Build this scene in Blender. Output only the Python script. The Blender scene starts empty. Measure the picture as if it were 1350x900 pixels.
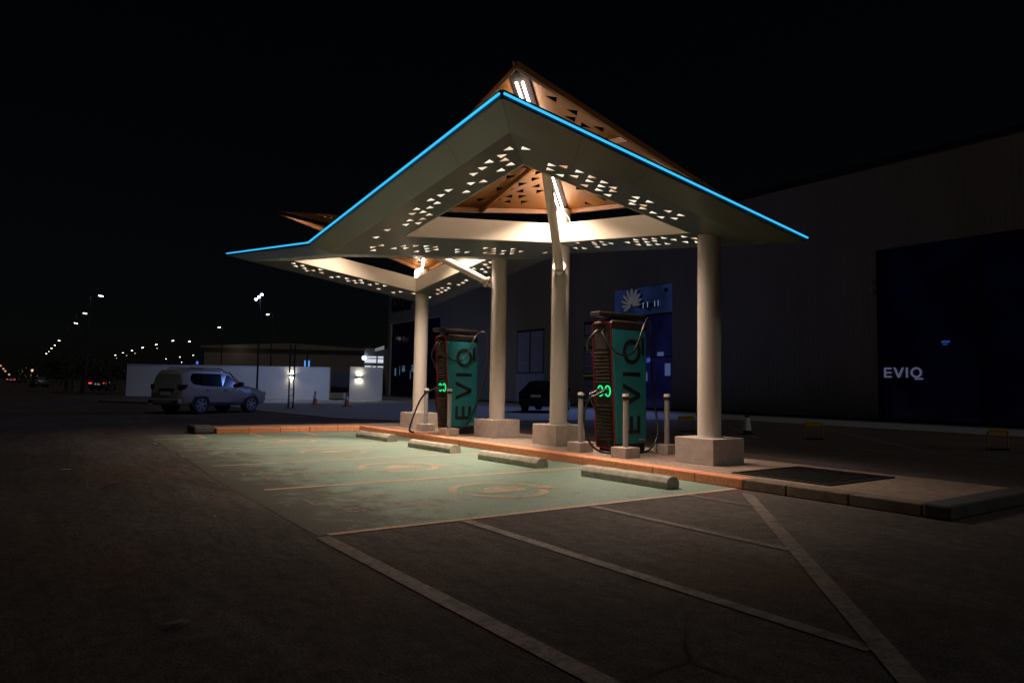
import bpy, bmesh, math, random
from mathutils import Vector, Matrix
random.seed(7)
S = bpy.context.scene
COL = S.collection
R_ = math.radians

# ------------------------------------------------------------------ render / world
S.render.engine = 'CYCLES'
S.cycles.use_denoising = True
try:
    S.cycles.denoiser = 'OPENIMAGEDENOISE'
except Exception:
    pass
S.cycles.max_bounces = 8
S.cycles.diffuse_bounces = 5
S.cycles.sample_clamp_indirect = 6.0
S.view_settings.view_transform = 'Standard'
S.view_settings.look = 'None'
S.view_settings.exposure = 0.0
S.view_settings.gamma = 1.0
S.view_settings.use_curve_mapping = False
W = bpy.data.worlds.new("World")
S.world = W
W.use_nodes = True
nt = W.node_tree
bg = nt.nodes['Background']
sky = nt.nodes.new('ShaderNodeTexSky')
sky.sky_type = 'NISHITA'
sky.sun_disc = False
sky.sun_elevation = R_(55)
sky.sun_rotation = R_(166)
nt.links.new(sky.outputs[0], bg.inputs[0])
bg.inputs[1].default_value = 0.00036

# ------------------------------------------------------------------ camera (x right along the bays, y along the kerb)
F = 914.153; PITCH = 0.0649; YAW = 0.6202; ROLL = -0.01815
CP = Vector((0, 0, 1.5))
cy, sy = math.cos(YAW), math.sin(YAW)
fw = Vector((sy, cy, 0)); rt = Vector((cy, -sy, 0)); up = Vector((0, 0, 1))
fw2 = math.cos(PITCH)*fw + math.sin(PITCH)*up
up2 = -math.sin(PITCH)*fw + math.cos(PITCH)*up
rt3 = math.cos(ROLL)*rt - math.sin(ROLL)*up2
up3 = math.sin(ROLL)*rt + math.cos(ROLL)*up2
cd = bpy.data.cameras.new('camera')
cam = bpy.data.objects.new('camera', cd)
COL.objects.link(cam)
cam.matrix_world = Matrix(((rt3.x, up3.x, -fw2.x, CP.x), (rt3.y, up3.y, -fw2.y, CP.y), (rt3.z, up3.z, -fw2.z, CP.z), (0, 0, 0, 1)))
cd.sensor_width = 36.0
cd.lens = F/1350*36
cd.clip_start = 0.05
cd.clip_end = 5000
S.camera = cam

def at(px, py, d):
    """world point seen at that place of the photograph, d metres deep"""
    return CP + (fw2 + rt3*((px-675)/F) - up3*((py-450)/F))*d

# ------------------------------------------------------------------ materials
def mat(name, c, rough=.6, metal=0., spec=.5, nz=0., nscale=4., bump=0., bscale=40., coat=0., c2=None, stretch=None):
    m = bpy.data.materials.new(name); m.use_nodes = True
    n = m.node_tree.nodes; l = m.node_tree.links
    b = n['Principled BSDF']
    b.inputs['Base Color'].default_value = (*c, 1)
    b.inputs['Roughness'].default_value = rough
    b.inputs['Metallic'].default_value = metal
    b.inputs['Specular IOR Level'].default_value = spec
    if coat: b.inputs['Coat Weight'].default_value = coat
    if nz or bump:
        tc = n.new('ShaderNodeTexCoord')
        src = tc.outputs['Object']
        if stretch:
            mp = n.new('ShaderNodeMapping'); mp.inputs['Scale'].default_value = stretch
            l.new(src, mp.inputs[0]); src = mp.outputs[0]
    if nz:
        t = n.new('ShaderNodeTexNoise'); t.inputs['Scale'].default_value = nscale; t.inputs['Detail'].default_value = 8
        t.inputs['Roughness'].default_value = .65
        l.new(src, t.inputs['Vector'])
        rp = n.new('ShaderNodeValToRGB')
        lo = tuple(max(0, v*(1-nz)) for v in c); hi = tuple(min(1, v*(1+nz)) for v in c)
        if c2: lo, hi = c, c2
        rp.color_ramp.elements[0].position = .33; rp.color_ramp.elements[0].color = (*lo, 1)
        rp.color_ramp.elements[1].position = .68; rp.color_ramp.elements[1].color = (*hi, 1)
        l.new(t.outputs['Fac'], rp.inputs[0]); l.new(rp.outputs[0], b.inputs['Base Color'])
    if bump:
        t2 = n.new('ShaderNodeTexNoise'); t2.inputs['Scale'].default_value = bscale; t2.inputs['Detail'].default_value = 6
        l.new(src, t2.inputs['Vector'])
        bp = n.new('ShaderNodeBump'); bp.inputs['Strength'].default_value = bump; bp.inputs['Distance'].default_value = .02
        l.new(t2.outputs['Fac'], bp.inputs['Height']); l.new(bp.outputs[0], b.inputs['Normal'])
    return m

def emit(name, c, s, sample=True):
    m = bpy.data.materials.new(name); m.use_nodes = True
    n = m.node_tree.nodes; n.clear()
    e = n.new('ShaderNodeEmission'); o = n.new('ShaderNodeOutputMaterial')
    e.inputs[0].default_value = (*c, 1); e.inputs[1].default_value = s
    m.node_tree.links.new(e.outputs[0], o.inputs[0])
    if not sample:
        try: m.cycles.emission_sampling = 'NONE'
        except Exception: pass
    return m

def ground_mat(name, base, dust, wear=None):
    """asphalt: fine aggregate, broad dust patches, long scuffs, rolled unevenness"""
    m = bpy.data.materials.new(name); m.use_nodes = True
    n = m.node_tree.nodes; l = m.node_tree.links; b = n['Principled BSDF']
    tc = n.new('ShaderNodeTexCoord'); o = tc.outputs['Object']
    def noise(scale, det=6, rough=.6, st=None):
        t = n.new('ShaderNodeTexNoise'); t.inputs['Scale'].default_value = scale
        t.inputs['Detail'].default_value = det; t.inputs['Roughness'].default_value = rough
        if st:
            mp = n.new('ShaderNodeMapping'); mp.inputs['Scale'].default_value = st
            l.new(o, mp.inputs[0]); l.new(mp.outputs[0], t.inputs['Vector'])
        else: l.new(o, t.inputs['Vector'])
        return t.outputs['Fac']
    def ramp(f, a, b_, ca=(0, 0, 0, 1), cb=(1, 1, 1, 1)):
        r = n.new('ShaderNodeValToRGB'); r.color_ramp.elements[0].position = a; r.color_ramp.elements[1].position = b_
        r.color_ramp.elements[0].color = ca; r.color_ramp.elements[1].color = cb
        l.new(f, r.inputs[0]); return r.outputs[0]
    def mix(f, a, b_, typ='MIX'):
        x = n.new('ShaderNodeMix'); x.data_type = 'RGBA'; x.blend_type = typ
        if isinstance(f, float): x.inputs[0].default_value = f
        else: l.new(f, x.inputs[0])
        for s, v in ((6, a), (7, b_)):
            if isinstance(v, tuple): x.inputs[s].default_value = (*v, 1)
            else: l.new(v, x.inputs[s])
        return x.outputs[2]
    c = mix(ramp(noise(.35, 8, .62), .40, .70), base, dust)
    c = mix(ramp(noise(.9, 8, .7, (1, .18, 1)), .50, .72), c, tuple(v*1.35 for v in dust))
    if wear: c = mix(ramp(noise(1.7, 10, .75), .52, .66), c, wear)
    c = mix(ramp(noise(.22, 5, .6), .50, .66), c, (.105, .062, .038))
    sp = mix(ramp(noise(55, 3, .7), .36, .64), (.35, .35, .36), (1.75, 1.7, 1.65))
    c = mix(1.0, c, sp, 'MULTIPLY')
    c = mix(1.0, c, mix(ramp(noise(7, 6, .7), .35, .68), (.62, .60, .60), (1.3, 1.3, 1.3)), 'MULTIPLY')
    wv = n.new('ShaderNodeTexVoronoi'); wv.feature = 'DISTANCE_TO_EDGE'; wv.inputs['Scale'].default_value = .33
    nz_ = n.new('ShaderNodeTexNoise'); nz_.inputs['Scale'].default_value = 1.1; nz_.inputs['Detail'].default_value = 6; l.new(o, nz_.inputs['Vector'])
    vm = n.new('ShaderNodeMix'); vm.data_type = 'RGBA'; vm.inputs[0].default_value = .22; l.new(o, vm.inputs[6]); l.new(nz_.outputs['Color'], vm.inputs[7])
    l.new(vm.outputs[2], wv.inputs['Vector'])
    crk = ramp(wv.outputs['Distance'], .0, .006, (1, 1, 1, 1), (0, 0, 0, 1))
    msk = ramp(noise(.3, 3, .5), .50, .60)
    cm = n.new('ShaderNodeMath'); cm.operation = 'MULTIPLY'; l.new(crk, cm.inputs[0]); l.new(msk, cm.inputs[1])
    c = mix(cm.outputs[0], c, (.012, .011, .011))
    l.new(c, b.inputs['Base Color'])
    b.inputs['Roughness'].default_value = .82
    b.inputs['Specular IOR Level'].default_value = .35
    bp = n.new('ShaderNodeBump'); bp.inputs['Strength'].default_value = 1.; bp.inputs['Distance'].default_value = .012
    l.new(noise(70, 5, .75), bp.inputs['Height'])
    bp2 = n.new('ShaderNodeBump'); bp2.inputs['Strength'].default_value = 1.; bp2.inputs['Distance'].default_value = .09
    l.new(noise(2.6, 9, .62, (1, .45, 1)), bp2.inputs['Height']); l.new(bp.outputs[0], bp2.inputs['Normal'])
    l.new(bp2.outputs[0], b.inputs['Normal'])
    return m

def paint_mat(name, paint, under, amount=.5, edge=None, scale=3.):
    """road paint worn through to the surface below it"""
    m = bpy.data.materials.new(name); m.use_nodes = True
    n = m.node_tree.nodes; l = m.node_tree.links; b = n['Principled BSDF']
    tc = n.new('ShaderNodeTexCoord')
    t = n.new('ShaderNodeTexNoise'); t.inputs['Scale'].default_value = scale; t.inputs['Detail'].default_value = 12; t.inputs['Roughness'].default_value = .72
    l.new(tc.outputs['Object'], t.inputs['Vector'])
    fac = t.outputs['Fac']
    if edge:   # more wear towards the driven edge of the bays (world x small)
        sx = n.new('ShaderNodeSeparateXYZ'); l.new(tc.outputs['Object'], sx.inputs[0])
        mr = n.new('ShaderNodeMapRange'); mr.inputs[1].default_value = edge[0]; mr.inputs[2].default_value = edge[1]
        mr.inputs[3].default_value = edge[2]; mr.inputs[4].default_value = 0.
        l.new(sx.outputs[0], mr.inputs[0])
        ad = n.new('ShaderNodeMath'); l.new(fac, ad.inputs[0]); l.new(mr.outputs[0], ad.inputs[1]); fac = ad.outputs[0]
    r = n.new('ShaderNodeValToRGB'); r.color_ramp.elements[0].position = 1-amount-.07; r.color_ramp.elements[1].position = 1-amount+.10
    l.new(fac, r.inputs[0])
    t3 = n.new('ShaderNodeTexNoise'); t3.inputs['Scale'].default_value = .8; t3.inputs['Detail'].default_value = 8
    l.new(tc.outputs['Object'], t3.inputs['Vector'])
    x0 = n.new('ShaderNodeMix'); x0.data_type = 'RGBA'
    x0.inputs[6].default_value = (*[v*.78 for v in paint], 1); x0.inputs[7].default_value = (*[v*1.12 for v in paint], 1)
    l.new(t3.outputs['Fac'], x0.inputs[0])
    x = n.new('ShaderNodeMix'); x.data_type = 'RGBA'
    l.new(r.outputs[0], x.inputs[0]); l.new(x0.outputs[2], x.inputs[6]); x.inputs[7].default_value = (*under, 1)
    l.new(x.outputs[2], b.inputs['Base Color'])
    b.inputs['Roughness'].default_value = .62; b.inputs['Specular IOR Level'].default_value = .4
    t2 = n.new('ShaderNodeTexNoise'); t2.inputs['Scale'].default_value = 45; t2.inputs['Detail'].default_value = 6
    l.new(tc.outputs['Object'], t2.inputs['Vector'])
    gm = n.new('ShaderNodeMix'); gm.data_type = 'RGBA'; gm.blend_type = 'MULTIPLY'; gm.inputs[0].default_value = 1.
    gr = n.new('ShaderNodeValToRGB'); gr.color_ramp.elements[0].position = .36; gr.color_ramp.elements[1].position = .62
    gr.color_ramp.elements[0].color = (.66, .66, .66, 1); gr.color_ramp.elements[1].color = (1.12, 1.12, 1.12, 1)
    l.new(t2.outputs['Fac'], gr.inputs[0]); l.new(x.outputs[2], gm.inputs[6]); l.new(gr.outputs[0], gm.inputs[7]); l.new(gm.outputs[2], b.inputs['Base Color'])
    bp = n.new('ShaderNodeBump'); bp.inputs['Strength'].default_value = .8; bp.inputs['Distance'].default_value = .010
    l.new(t2.outputs['Fac'], bp.inputs['Height']); l.new(bp.outputs[0], b.inputs['Normal'])
    return m

def brick_mat(name, c1, c2, mortar, scale, rough=.8):
    m = bpy.data.materials.new(name); m.use_nodes = True
    n = m.node_tree.nodes; l = m.node_tree.links; b = n['Principled BSDF']
    tc = n.new('ShaderNodeTexCoord'); t = n.new('ShaderNodeTexBrick')
    t.inputs['Color1'].default_value = (*c1, 1); t.inputs['Color2'].default_value = (*c2, 1); t.inputs['Mortar'].default_value = (*mortar, 1)
    t.inputs['Scale'].default_value = scale; t.inputs['Mortar Size'].default_value = .012
    l.new(tc.outputs['Object'], t.inputs['Vector'])
    t3 = n.new('ShaderNodeTexNoise'); t3.inputs['Scale'].default_value = 3; t3.inputs['Detail'].default_value = 8
    l.new(tc.outputs['Object'], t3.inputs['Vector'])
    x = n.new('ShaderNodeMix'); x.data_type = 'RGBA'; x.blend_type = 'MULTIPLY'; x.inputs[0].default_value = .6
    l.new(t.outputs['Color'], x.inputs[6]); l.new(t3.outputs['Color'], x.inputs[7])
    g = n.new('ShaderNodeHueSaturation'); g.inputs['Saturation'].default_value = .6; g.inputs['Value'].default_value = 1.3
    l.new(x.outputs[2], g.inputs['Color']); l.new(g.outputs[0], b.inputs['Base Color'])
    b.inputs['Roughness'].default_value = rough
    bp = n.new('ShaderNodeBump'); bp.inputs['Strength'].default_value = .5; bp.inputs['Distance'].default_value = .01
    l.new(t.outputs['Fac'], bp.inputs['Height']); bp.invert = True; l.new(bp.outputs[0], b.inputs['Normal'])
    return m

M = {}
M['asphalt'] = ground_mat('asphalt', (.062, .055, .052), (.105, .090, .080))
M['green'] = paint_mat('green bay paint', (.195, .285, .225), (.085, .088, .072), .36, edge=(2.4, 4.6, .36), scale=2.2)
M['line'] = paint_mat('worn line paint', (.56, .37, .26), (.22, .25, .19), .42, scale=9.)
M['line_faint'] = paint_mat('faded line paint', (.22, .18, .155), (.07, .065, .06), .47, scale=6.)
M['symbol'] = paint_mat('symbol paint', (.48, .35, .25), (.20, .27, .20), .47, scale=5.)
M['letters_worn'] = paint_mat('badly worn lettering paint', (.40, .27, .22), (.10, .12, .095), .50, edge=(2.3, 5.0, .05), scale=5.)
M['orange_kerb'] = paint_mat('orange kerb paint', (.78, .31, .15), (.50, .24, .14), .33, scale=7.)
M['kerb'] = mat('concrete kerb', (.17, .135, .105), .85, nz=.3, nscale=6, bump=.3, bscale=60)
M['kerb_end'] = mat('grey kerb end', (.075, .075, .075), .85, nz=.35, nscale=5, bump=.3)
M['paver'] = brick_mat('island pavers', (.36, .20, .105), (.27, .15, .08), (.07, .05, .035), 3.4)
M['forecourt'] = brick_mat('forecourt pavers', (.30, .30, .32), (.25, .25, .27), (.16, .16, .17), 2.2)
M['concrete'] = mat('plinth concrete', (.40, .35, .31), .8, nz=.16, nscale=5, bump=.18, bscale=50)
M['wheelstop'] = mat('wheel stop concrete', (.36, .34, .27), .85, nz=.28, nscale=9, bump=.35, bscale=70)
M['column'] = mat('beige column paint', (.56, .515, .465), .42, nz=.02, nscale=2, bump=.03, bscale=20)
M['rim'] = mat('cream rim paint', (.54, .485, .39), .5, nz=.05, nscale=1.2)
M['soffit'] = mat('grey composite panel', (.115, .142, .11), .30, spec=.5, nz=.06, nscale=.7, bump=.02, bscale=3)
M['roof_top'] = mat('dark roof sheet', (.12, .12, .12), .5)
M['edge_dark'] = mat('dark edge channel', (.03, .032, .045), .3)
M['wood'] = mat('copper brown panel', (.27, .112, .028), .42, nz=.14, nscale=1.5, bump=.04, bscale=12)
M['wood_beam'] = mat('copper brown beam', (.31, .128, .034), .4, nz=.1, nscale=3)
M['lamp_channel'] = mat('lamp channel', (.022, .017, .017), .8, spec=.1)
M['tube_small'] = emit('short tube glow', (1., .82, .66), 22)
M['tube'] = emit('light tube glow', (1., .80, .65), 24)
M['perf'] = emit('perforation glow', (1., .87, .70), 1.25, False)
_n = M['perf'].node_tree.nodes; _l = M['perf'].node_tree.links
_tc = _n.new('ShaderNodeTexCoord'); _t = _n.new('ShaderNodeTexNoise'); _t.inputs['Scale'].default_value = 3.2; _t.inputs['Detail'].default_value = 3
_l.new(_tc.outputs['Object'], _t.inputs['Vector'])
_r = _n.new('ShaderNodeValToRGB'); _r.color_ramp.elements[0].position = .36; _r.color_ramp.elements[0].color = (.62, .33, .17, 1)
_r.color_ramp.elements[1].position = .56; _r.color_ramp.elements[1].color = (1., .87, .70, 1)
_l.new(_t.outputs['Fac'], _r.inputs[0]); _l.new(_r.outputs[0], [x for x in _n if x.type == 'EMISSION'][0].inputs[0])
M['led'] = emit('blue led strip', (.040, .53, 1.0), 1.12)
M['charger_green'] = mat('teal charger panel', (.020, .22, .265), .42, nz=.06, nscale=2, spec=.5)
M['charger_dark'] = mat('dark charger panel', (.012, .010, .009), .45, spec=.3, nz=.1, nscale=5)
M['charger_plate'] = mat('brown grey plate', (.032, .025, .021), .5, nz=.08, nscale=4)
M['charger_cap'] = mat('bronze cap', (.024, .019, .016), .4, spec=.35)
M['black'] = mat('black plastic', (.012, .012, .013), .45, nz=.2, nscale=9)
M['letter_black'] = mat('black vinyl lettering', (.008, .009, .009), .55)
M['cable'] = mat('black rubber cable', (.014, .014, .014), .38, nz=.2, nscale=20)
M['steel'] = mat('bright steel', (.6, .6, .6), .25, metal=1.)
M['red_led'] = emit('red trim light', (.75, .015, .02), .17)
M['green_led'] = emit('green socket light', (.02, .85, .25), 1.1)
M['bollard'] = mat('galvanised bollard', (.30, .295, .29), .55, metal=.1, nz=.12, nscale=6)
M['reflect'] = mat('pale reflector cap', (.75, .70, .62), .35)
M['grate'] = mat('iron grate', (.035, .034, .033), .6, metal=.4, nz=.3, nscale=12)
M['facade'] = mat('beige cladding', (.52, .45, .385), .6, nz=.10, nscale=.35, stretch=(1, 1, .25))
M['facade_dark'] = mat('dark cladding', (.05, .05, .055), .5, nz=.1, nscale=1)
M['louvre'] = mat('louvre tinted as blue lit', (.66, .66, .90), .5, nz=.1, nscale=3)  # blue light falling on the slats is put into this colour
M['frame_dark'] = mat('dark frame', (.03, .03, .035), .5)
M['white_wall'] = mat('white rendered wall', (.74, .73, .72), .8, nz=.07, nscale=.6, bump=.08, bscale=25)
M['white_paint'] = mat('white car paint', (.29, .29, .295), .32, spec=.5, coat=.6, nz=.03, nscale=2)
M['black_paint'] = mat('black car paint', (.012, .012, .014), .15, coat=.8, nz=.1, nscale=3)
M['grey_paint'] = mat('grey car paint', (.10, .10, .11), .3, coat=.5, nz=.08, nscale=2)
M['glass'] = mat('dark car glass', (.006, .007, .008), .10, spec=.08)
M['rubber'] = mat('tyre rubber', (.018, .018, .018), .8, nz=.2, nscale=20)
M['alloy'] = mat('alloy rim', (.42, .42, .44), .35, metal=.7, nz=.08, nscale=8)
M['tail_off'] = mat('dark red lamp', (.05, .006, .008), .2, coat=.5)
M['plate'] = mat('pale number plate', (.62, .62, .64), .5)
M['lamp_off'] = mat('clear headlamp', (.4, .4, .42), .15, spec=.7)
M['pole'] = mat('grey lamp pole', (.06, .06, .06), .5, metal=.4)
M['lamp_white'] = emit('street lamp glow', (1., .95, .74), 9., False)
M['lamp_warm'] = emit('warm lamp glow', (1., .80, .45), 7., False)
M['lamp_cool'] = emit('floodlight glow', (.62, .76, 1.), 14., False)
M['lamp_dim'] = emit('dim lamp glow', (1., .93, .72), 2.2, False)
M['tail_on'] = emit('lit tail lamp', (1., .05, .03), 2.2, False)
M['plate_lit'] = emit('lit number plate', (.55, .62, 1.), .35, False)
M['wall_glow'] = emit('wall lamp glow', (1., .90, .62), 750.)
M['win_lit'] = emit('lit window', (.85, .9, 1.), .75, False)
M['blue_tube'] = emit('blue light tube', (.10, .38, 1.), 1.0, False)
M['sign_white'] = emit('pale sign letters', (.40, .40, .72), .17, False)
M['screen'] = emit('blue screen', (.06, .25, .9), .16, False)
M['orange_cone'] = mat('orange cone', (.55, .10, .04), .6, nz=.1, nscale=8)
M['cone_white'] = mat('white cone band', (.7, .7, .7), .5)
M['yellow'] = mat('yellow steel', (.40, .27, .025), .5, nz=.25, nscale=14)
M['leaf'] = mat('dusty leaves', (.022, .03, .016), .7, nz=.4, nscale=2)
M['bark'] = mat('bark', (.09, .07, .05), .9, nz=.3, nscale=8)
M['tan_wall'] = mat('tan shed wall', (.30, .25, .19), .8, nz=.15, nscale=.4)
M['grey_wall'] = mat('grey block wall', (.30, .30, .31), .8, nz=.12, nscale=.6)
M['stone'] = mat('stone', (.30, .27, .24), .9, nz=.3, nscale=20)
M['paper'] = mat('scrap paper', (.14, .12, .10), .8)
M['backing'] = mat('dark backing', (.012, .012, .016), .3)
M['logo'] = mat('dark logo relief', (.06, .06, .08), .35, metal=.3)
M['logo_fan'] = mat('pale logo relief', (.5, .5, .55), .45)
M['logo_fan'].node_tree.nodes['Principled BSDF'].inputs['Emission Color'].default_value = (.9, .85, 1., 1)
M['logo_fan'].node_tree.nodes['Principled BSDF'].inputs['Emission Strength'].default_value = .045  # faint glow stands in for light falling on the blades
M['logo_edge'] = emit('sign letter edge light', (.35, .6, 1.), .35, False)

def lit_glass(name, c, s, base=(.01, .01, .02)):
    m = mat(name, base, .08, spec=.6)
    n = m.node_tree.nodes; l = m.node_tree.links; b = n['Principled BSDF']
    tc = n.new('ShaderNodeTexCoord'); t = n.new('ShaderNodeTexNoise'); t.inputs['Scale'].default_value = .45; t.inputs['Detail'].default_value = 4
    l.new(tc.outputs['Object'], t.inputs['Vector'])
    r = n.new('ShaderNodeValToRGB'); r.color_ramp.elements[0].position = .35; r.color_ramp.elements[1].position = .7
    r.color_ramp.elements[0].color = (*[v*.35 for v in c], 1); r.color_ramp.elements[1].color = (*c, 1)
    l.new(t.outputs['Fac'], r.inputs[0]); l.new(r.outputs[0], b.inputs['Emission Color'])
    b.inputs['Emission Strength'].default_value = s
    try: m.cycles.emission_sampling = 'NONE'
    except Exception: pass
    return m
M['glass_blue'] = lit_glass('blue lit door glass', (.10, .11, .75), .035)
M['glass_shop'] = lit_glass('dim showroom glass', (.03, .06, .5), .005)
M['sign_blue'] = lit_glass('blue backlit sign panel', (.10, .20, .62), .085, base=(.05, .08, .2))

# ------------------------------------------------------------------ mesh helpers
def world_of(o):
    m = o.matrix_basis.copy()
    while o.parent:
        o = o.parent; m = o.matrix_basis @ m
    return m

class MB:
    def __init__(s): s.bm = bmesh.new()
    def face(s, pts):
        vs = [s.bm.verts.new(p) for p in pts]
        return s.bm.faces.new(vs)
    def box(s, x0, x1, y0, y1, z0, z1, mtx=None):
        p = [Vector((x, y, z)) for z in (z0, z1) for y in (y0, y1) for x in (x0, x1)]
        if mtx: p = [mtx @ q for q in p]
        v = [s.bm.verts.new(q) for q in p]
        for f in ((0, 2, 3, 1), (4, 5, 7, 6), (0, 1, 5, 4), (2, 6, 7, 3), (0, 4, 6, 2), (1, 3, 7, 5)):
            s.bm.faces.new([v[i] for i in f])
        return s
    def cyl(s, a, b, r0, r1=None, n=16, caps=True):
        a = Vector(a); b = Vector(b); r1 = r0 if r1 is None else r1
        d = (b-a).normalized(); q = d.to_track_quat('Z', 'Y').to_matrix()
        A = []; B = []
        for i in range(n):
            w = 2*math.pi*i/n; o = q @ Vector((math.cos(w), math.sin(w), 0))
            A.append(s.bm.verts.new(a+o*r0)); B.append(s.bm.verts.new(b+o*r1))
        for i in range(n):
            j = (i+1) % n; s.bm.faces.new((A[i], A[j], B[j], B[i]))
        if caps:
            s.bm.faces.new(A[::-1]); s.bm.faces.new(B)
        return s
    def tube(s, pts, r, n=8, closed=False):
        pts = [Vector(p) for p in pts]; k = len(pts); rings = []
        u = None
        for i, p in enumerate(pts):
            if closed: t = (pts[(i+1) % k]-pts[i-1]).normalized()
            else: t = (pts[min(i+1, k-1)]-pts[max(i-1, 0)]).normalized()
            if u is None:
                u = t.orthogonal().normalized()
            else:
                u = (u - t*u.dot(t))
                u = u.normalized() if u.length > 1e-6 else t.orthogonal().normalized()
            w = t.cross(u)
            rings.append([s.bm.verts.new(p+(u*math.cos(2*math.pi*j/n)+w*math.sin(2*math.pi*j/n))*r) for j in range(n)])
        for i in range(k if closed else k-1):
            a = rings[i]; b = rings[(i+1) % k]
            off = 0
            if closed and i == k-1:
                off = min(range(n), key=lambda o: (a[0].co-b[o].co).length)
            for j in range(n):
                s.bm.faces.new((a[j], a[(j+1) % n], b[(j+1+off) % n], b[(j+off) % n]))
        if not closed:
            s.bm.faces.new(rings[0][::-1]); s.bm.faces.new(rings[-1])
        return s
    def prism(s, poly, fn, d):
        """polygon (2d) mapped by fn(u, v, h) between h = 0 and d"""
        A = [s.bm.verts.new(fn(u, v, 0)) for u, v in poly]; B = [s.bm.verts.new(fn(u, v, d)) for u, v in poly]
        n = len(poly)
        s.bm.faces.new(A[::-1]); s.bm.faces.new(B)
        for i in range(n):
            j = (i+1) % n; s.bm.faces.new((A[i], A[j], B[j], B[i]))
        return s
    def build(s, name, m, parent=None, smooth=False, bevel=0, world=True, seg=2, recalc=True):
        if recalc: bmesh.ops.recalc_face_normals(s.bm, faces=s.bm.faces[:])
        me = bpy.data.meshes.new(name); s.bm.to_mesh(me); s.bm.free()
        o = bpy.data.objects.new(name, me); COL.objects.link(o)
        me.materials.append(m if not isinstance(m, str) else M[m])
        if smooth:
            for p in me.polygons: p.use_smooth = True
            try: me.set_sharp_from_angle(angle=R_(38))
            except Exception: pass
        if parent is not None:
            o.parent = parent
            if world: me.transform(world_of(parent).inverted())
        elif world and me.vertices:
            xs = [v.co for v in me.vertices]
            c = Vector(((min(v.x for v in xs)+max(v.x for v in xs))/2, (min(v.y for v in xs)+max(v.y for v in xs))/2, min(v.z for v in xs)))
            if not o.get('keep'):
                me.transform(Matrix.Translation(-c)); o.location = c
        if bevel:
            b = o.modifiers.new('bevel', 'BEVEL'); b.width = bevel; b.segments = seg; b.limit_method = 'ANGLE'; b.angle_limit = R_(35)
        return o

def tag(o, label=None, cat=None, group=None, kind=None):
    if label: o['label'] = label
    if cat: o['category'] = cat
    if group: o['group'] = group
    if kind: o['kind'] = kind
    return o
def thing(name, label, cat, loc=(0, 0, 0), rz=0., group=None):
    o = bpy.data.objects.new(name, None); COL.objects.link(o); o.empty_display_size = .3
    o.location = loc; o.rotation_euler = (0, 0, rz)
    return tag(o, label, cat, group)
def sheet(name, m, polys, z, kind='structure'):
    """flat sheet laid on the ground, geometry kept in world coordinates so the textures run on"""
    b = MB()
    for p in polys: b.face([(x, y, z) for x, y in p])
    bmesh.ops.recalc_face_normals(b.bm, faces=b.bm.faces[:])
    for f in b.bm.faces:
        if f.normal.z < 0: f.normal_flip()
    me = bpy.data.meshes.new(name); b.bm.to_mesh(me); b.bm.free()
    o = bpy.data.objects.new(name, me); COL.objects.link(o); me.materials.append(M[m] if isinstance(m, str) else m)
    return tag(o, kind=kind)
def strip(a, b, w):
    a = Vector(a); b = Vector(b); d = (b-a).normalized(); n = Vector((-d.y, d.x))*w/2
    return [tuple(a+n), tuple(b+n), tuple(b-n), tuple(a-n)]
def smooth_path(pts, k=8):
    P = [Vector(p) for p in pts]; out = []
    for i in range(len(P)-1):
        p0 = P[max(i-1, 0)]; p1 = P[i]; p2 = P[i+1]; p3 = P[min(i+2, len(P)-1)]
        for j in range(k):
            t = j/k
            out.append(.5*((2*p1)+(p2-p0)*t+(2*p0-5*p1+4*p2-p3)*t*t+(3*p1-p0-3*p2+p3)*t**3))
    out.append(P[-1]); return out
def text_mesh(body, size, depth):
    c = bpy.data.curves.new('lettering', 'FONT'); c.body = body; c.size = size; c.extrude = depth/2; c.resolution_u = 4
    o = bpy.data.objects.new('lettering', c); COL.objects.link(o)
    bpy.context.view_layer.update()
    me = bpy.data.meshes.new_from_object(o.evaluated_get(bpy.context.evaluated_depsgraph_get()))
    bpy.data.objects.remove(o); bpy.data.curves.remove(c)
    return me
def add_mesh(b, me, mtx):
    v = [b.bm.verts.new(mtx @ x.co) for x in me.vertices]
    for p in me.polygons:
        try: b.bm.faces.new([v[i] for i in p.vertices])
        except ValueError: pass

def ring_poly(b, cx, cy_, r0, r1, fn, d, a0=0, a1=2*math.pi, n=28):
    for i in range(n):
        w0 = a0+(a1-a0)*i/n; w1 = a0+(a1-a0)*(i+1)/n
        b.prism([(cx+r0*math.cos(w0), cy_+r0*math.sin(w0)), (cx+r1*math.cos(w0), cy_+r1*math.sin(w0)), (cx+r1*math.cos(w1), cy_+r1*math.sin(w1)), (cx+r0*math.cos(w1), cy_+r0*math.sin(w1))], fn, d)

def eviq(b, fn, h, d, pos=None):
    """the four letters E V I Q, cap height h, fn(right, up, out); pos = left edge of every letter in cap heights"""
    pos = pos or (0, .86, 2.05, 2.5)
    def P(poly, dx): b.prism([((x+dx)*h, y*h) for x, y in poly], fn, d)
    s = .17
    P([(0, 0), (s, 0), (s, 1), (0, 1)], pos[0])
    for y in (0, .415, 1-s): P([(s, y), (.72, y), (.72, y+s), (s, y+s)], pos[0])
    P([(.40, 0), (.60, 0), (.20, 1), (0, 1)], pos[1])
    P([(.44, .10), (.50, 0), (.60, 0), (1, 1), (.80, 1), (.50, .25)], pos[1])
    P([(0, 0), (s, 0), (s, 1), (0, 1)], pos[2])
    ring_poly(b, (pos[3]+.5)*h, .5*h, .345*h, .515*h, fn, d)
    P([(.30, -.20), (1.10, -.20), (1.10, -.04), (.42, -.04)], pos[3])

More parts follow.
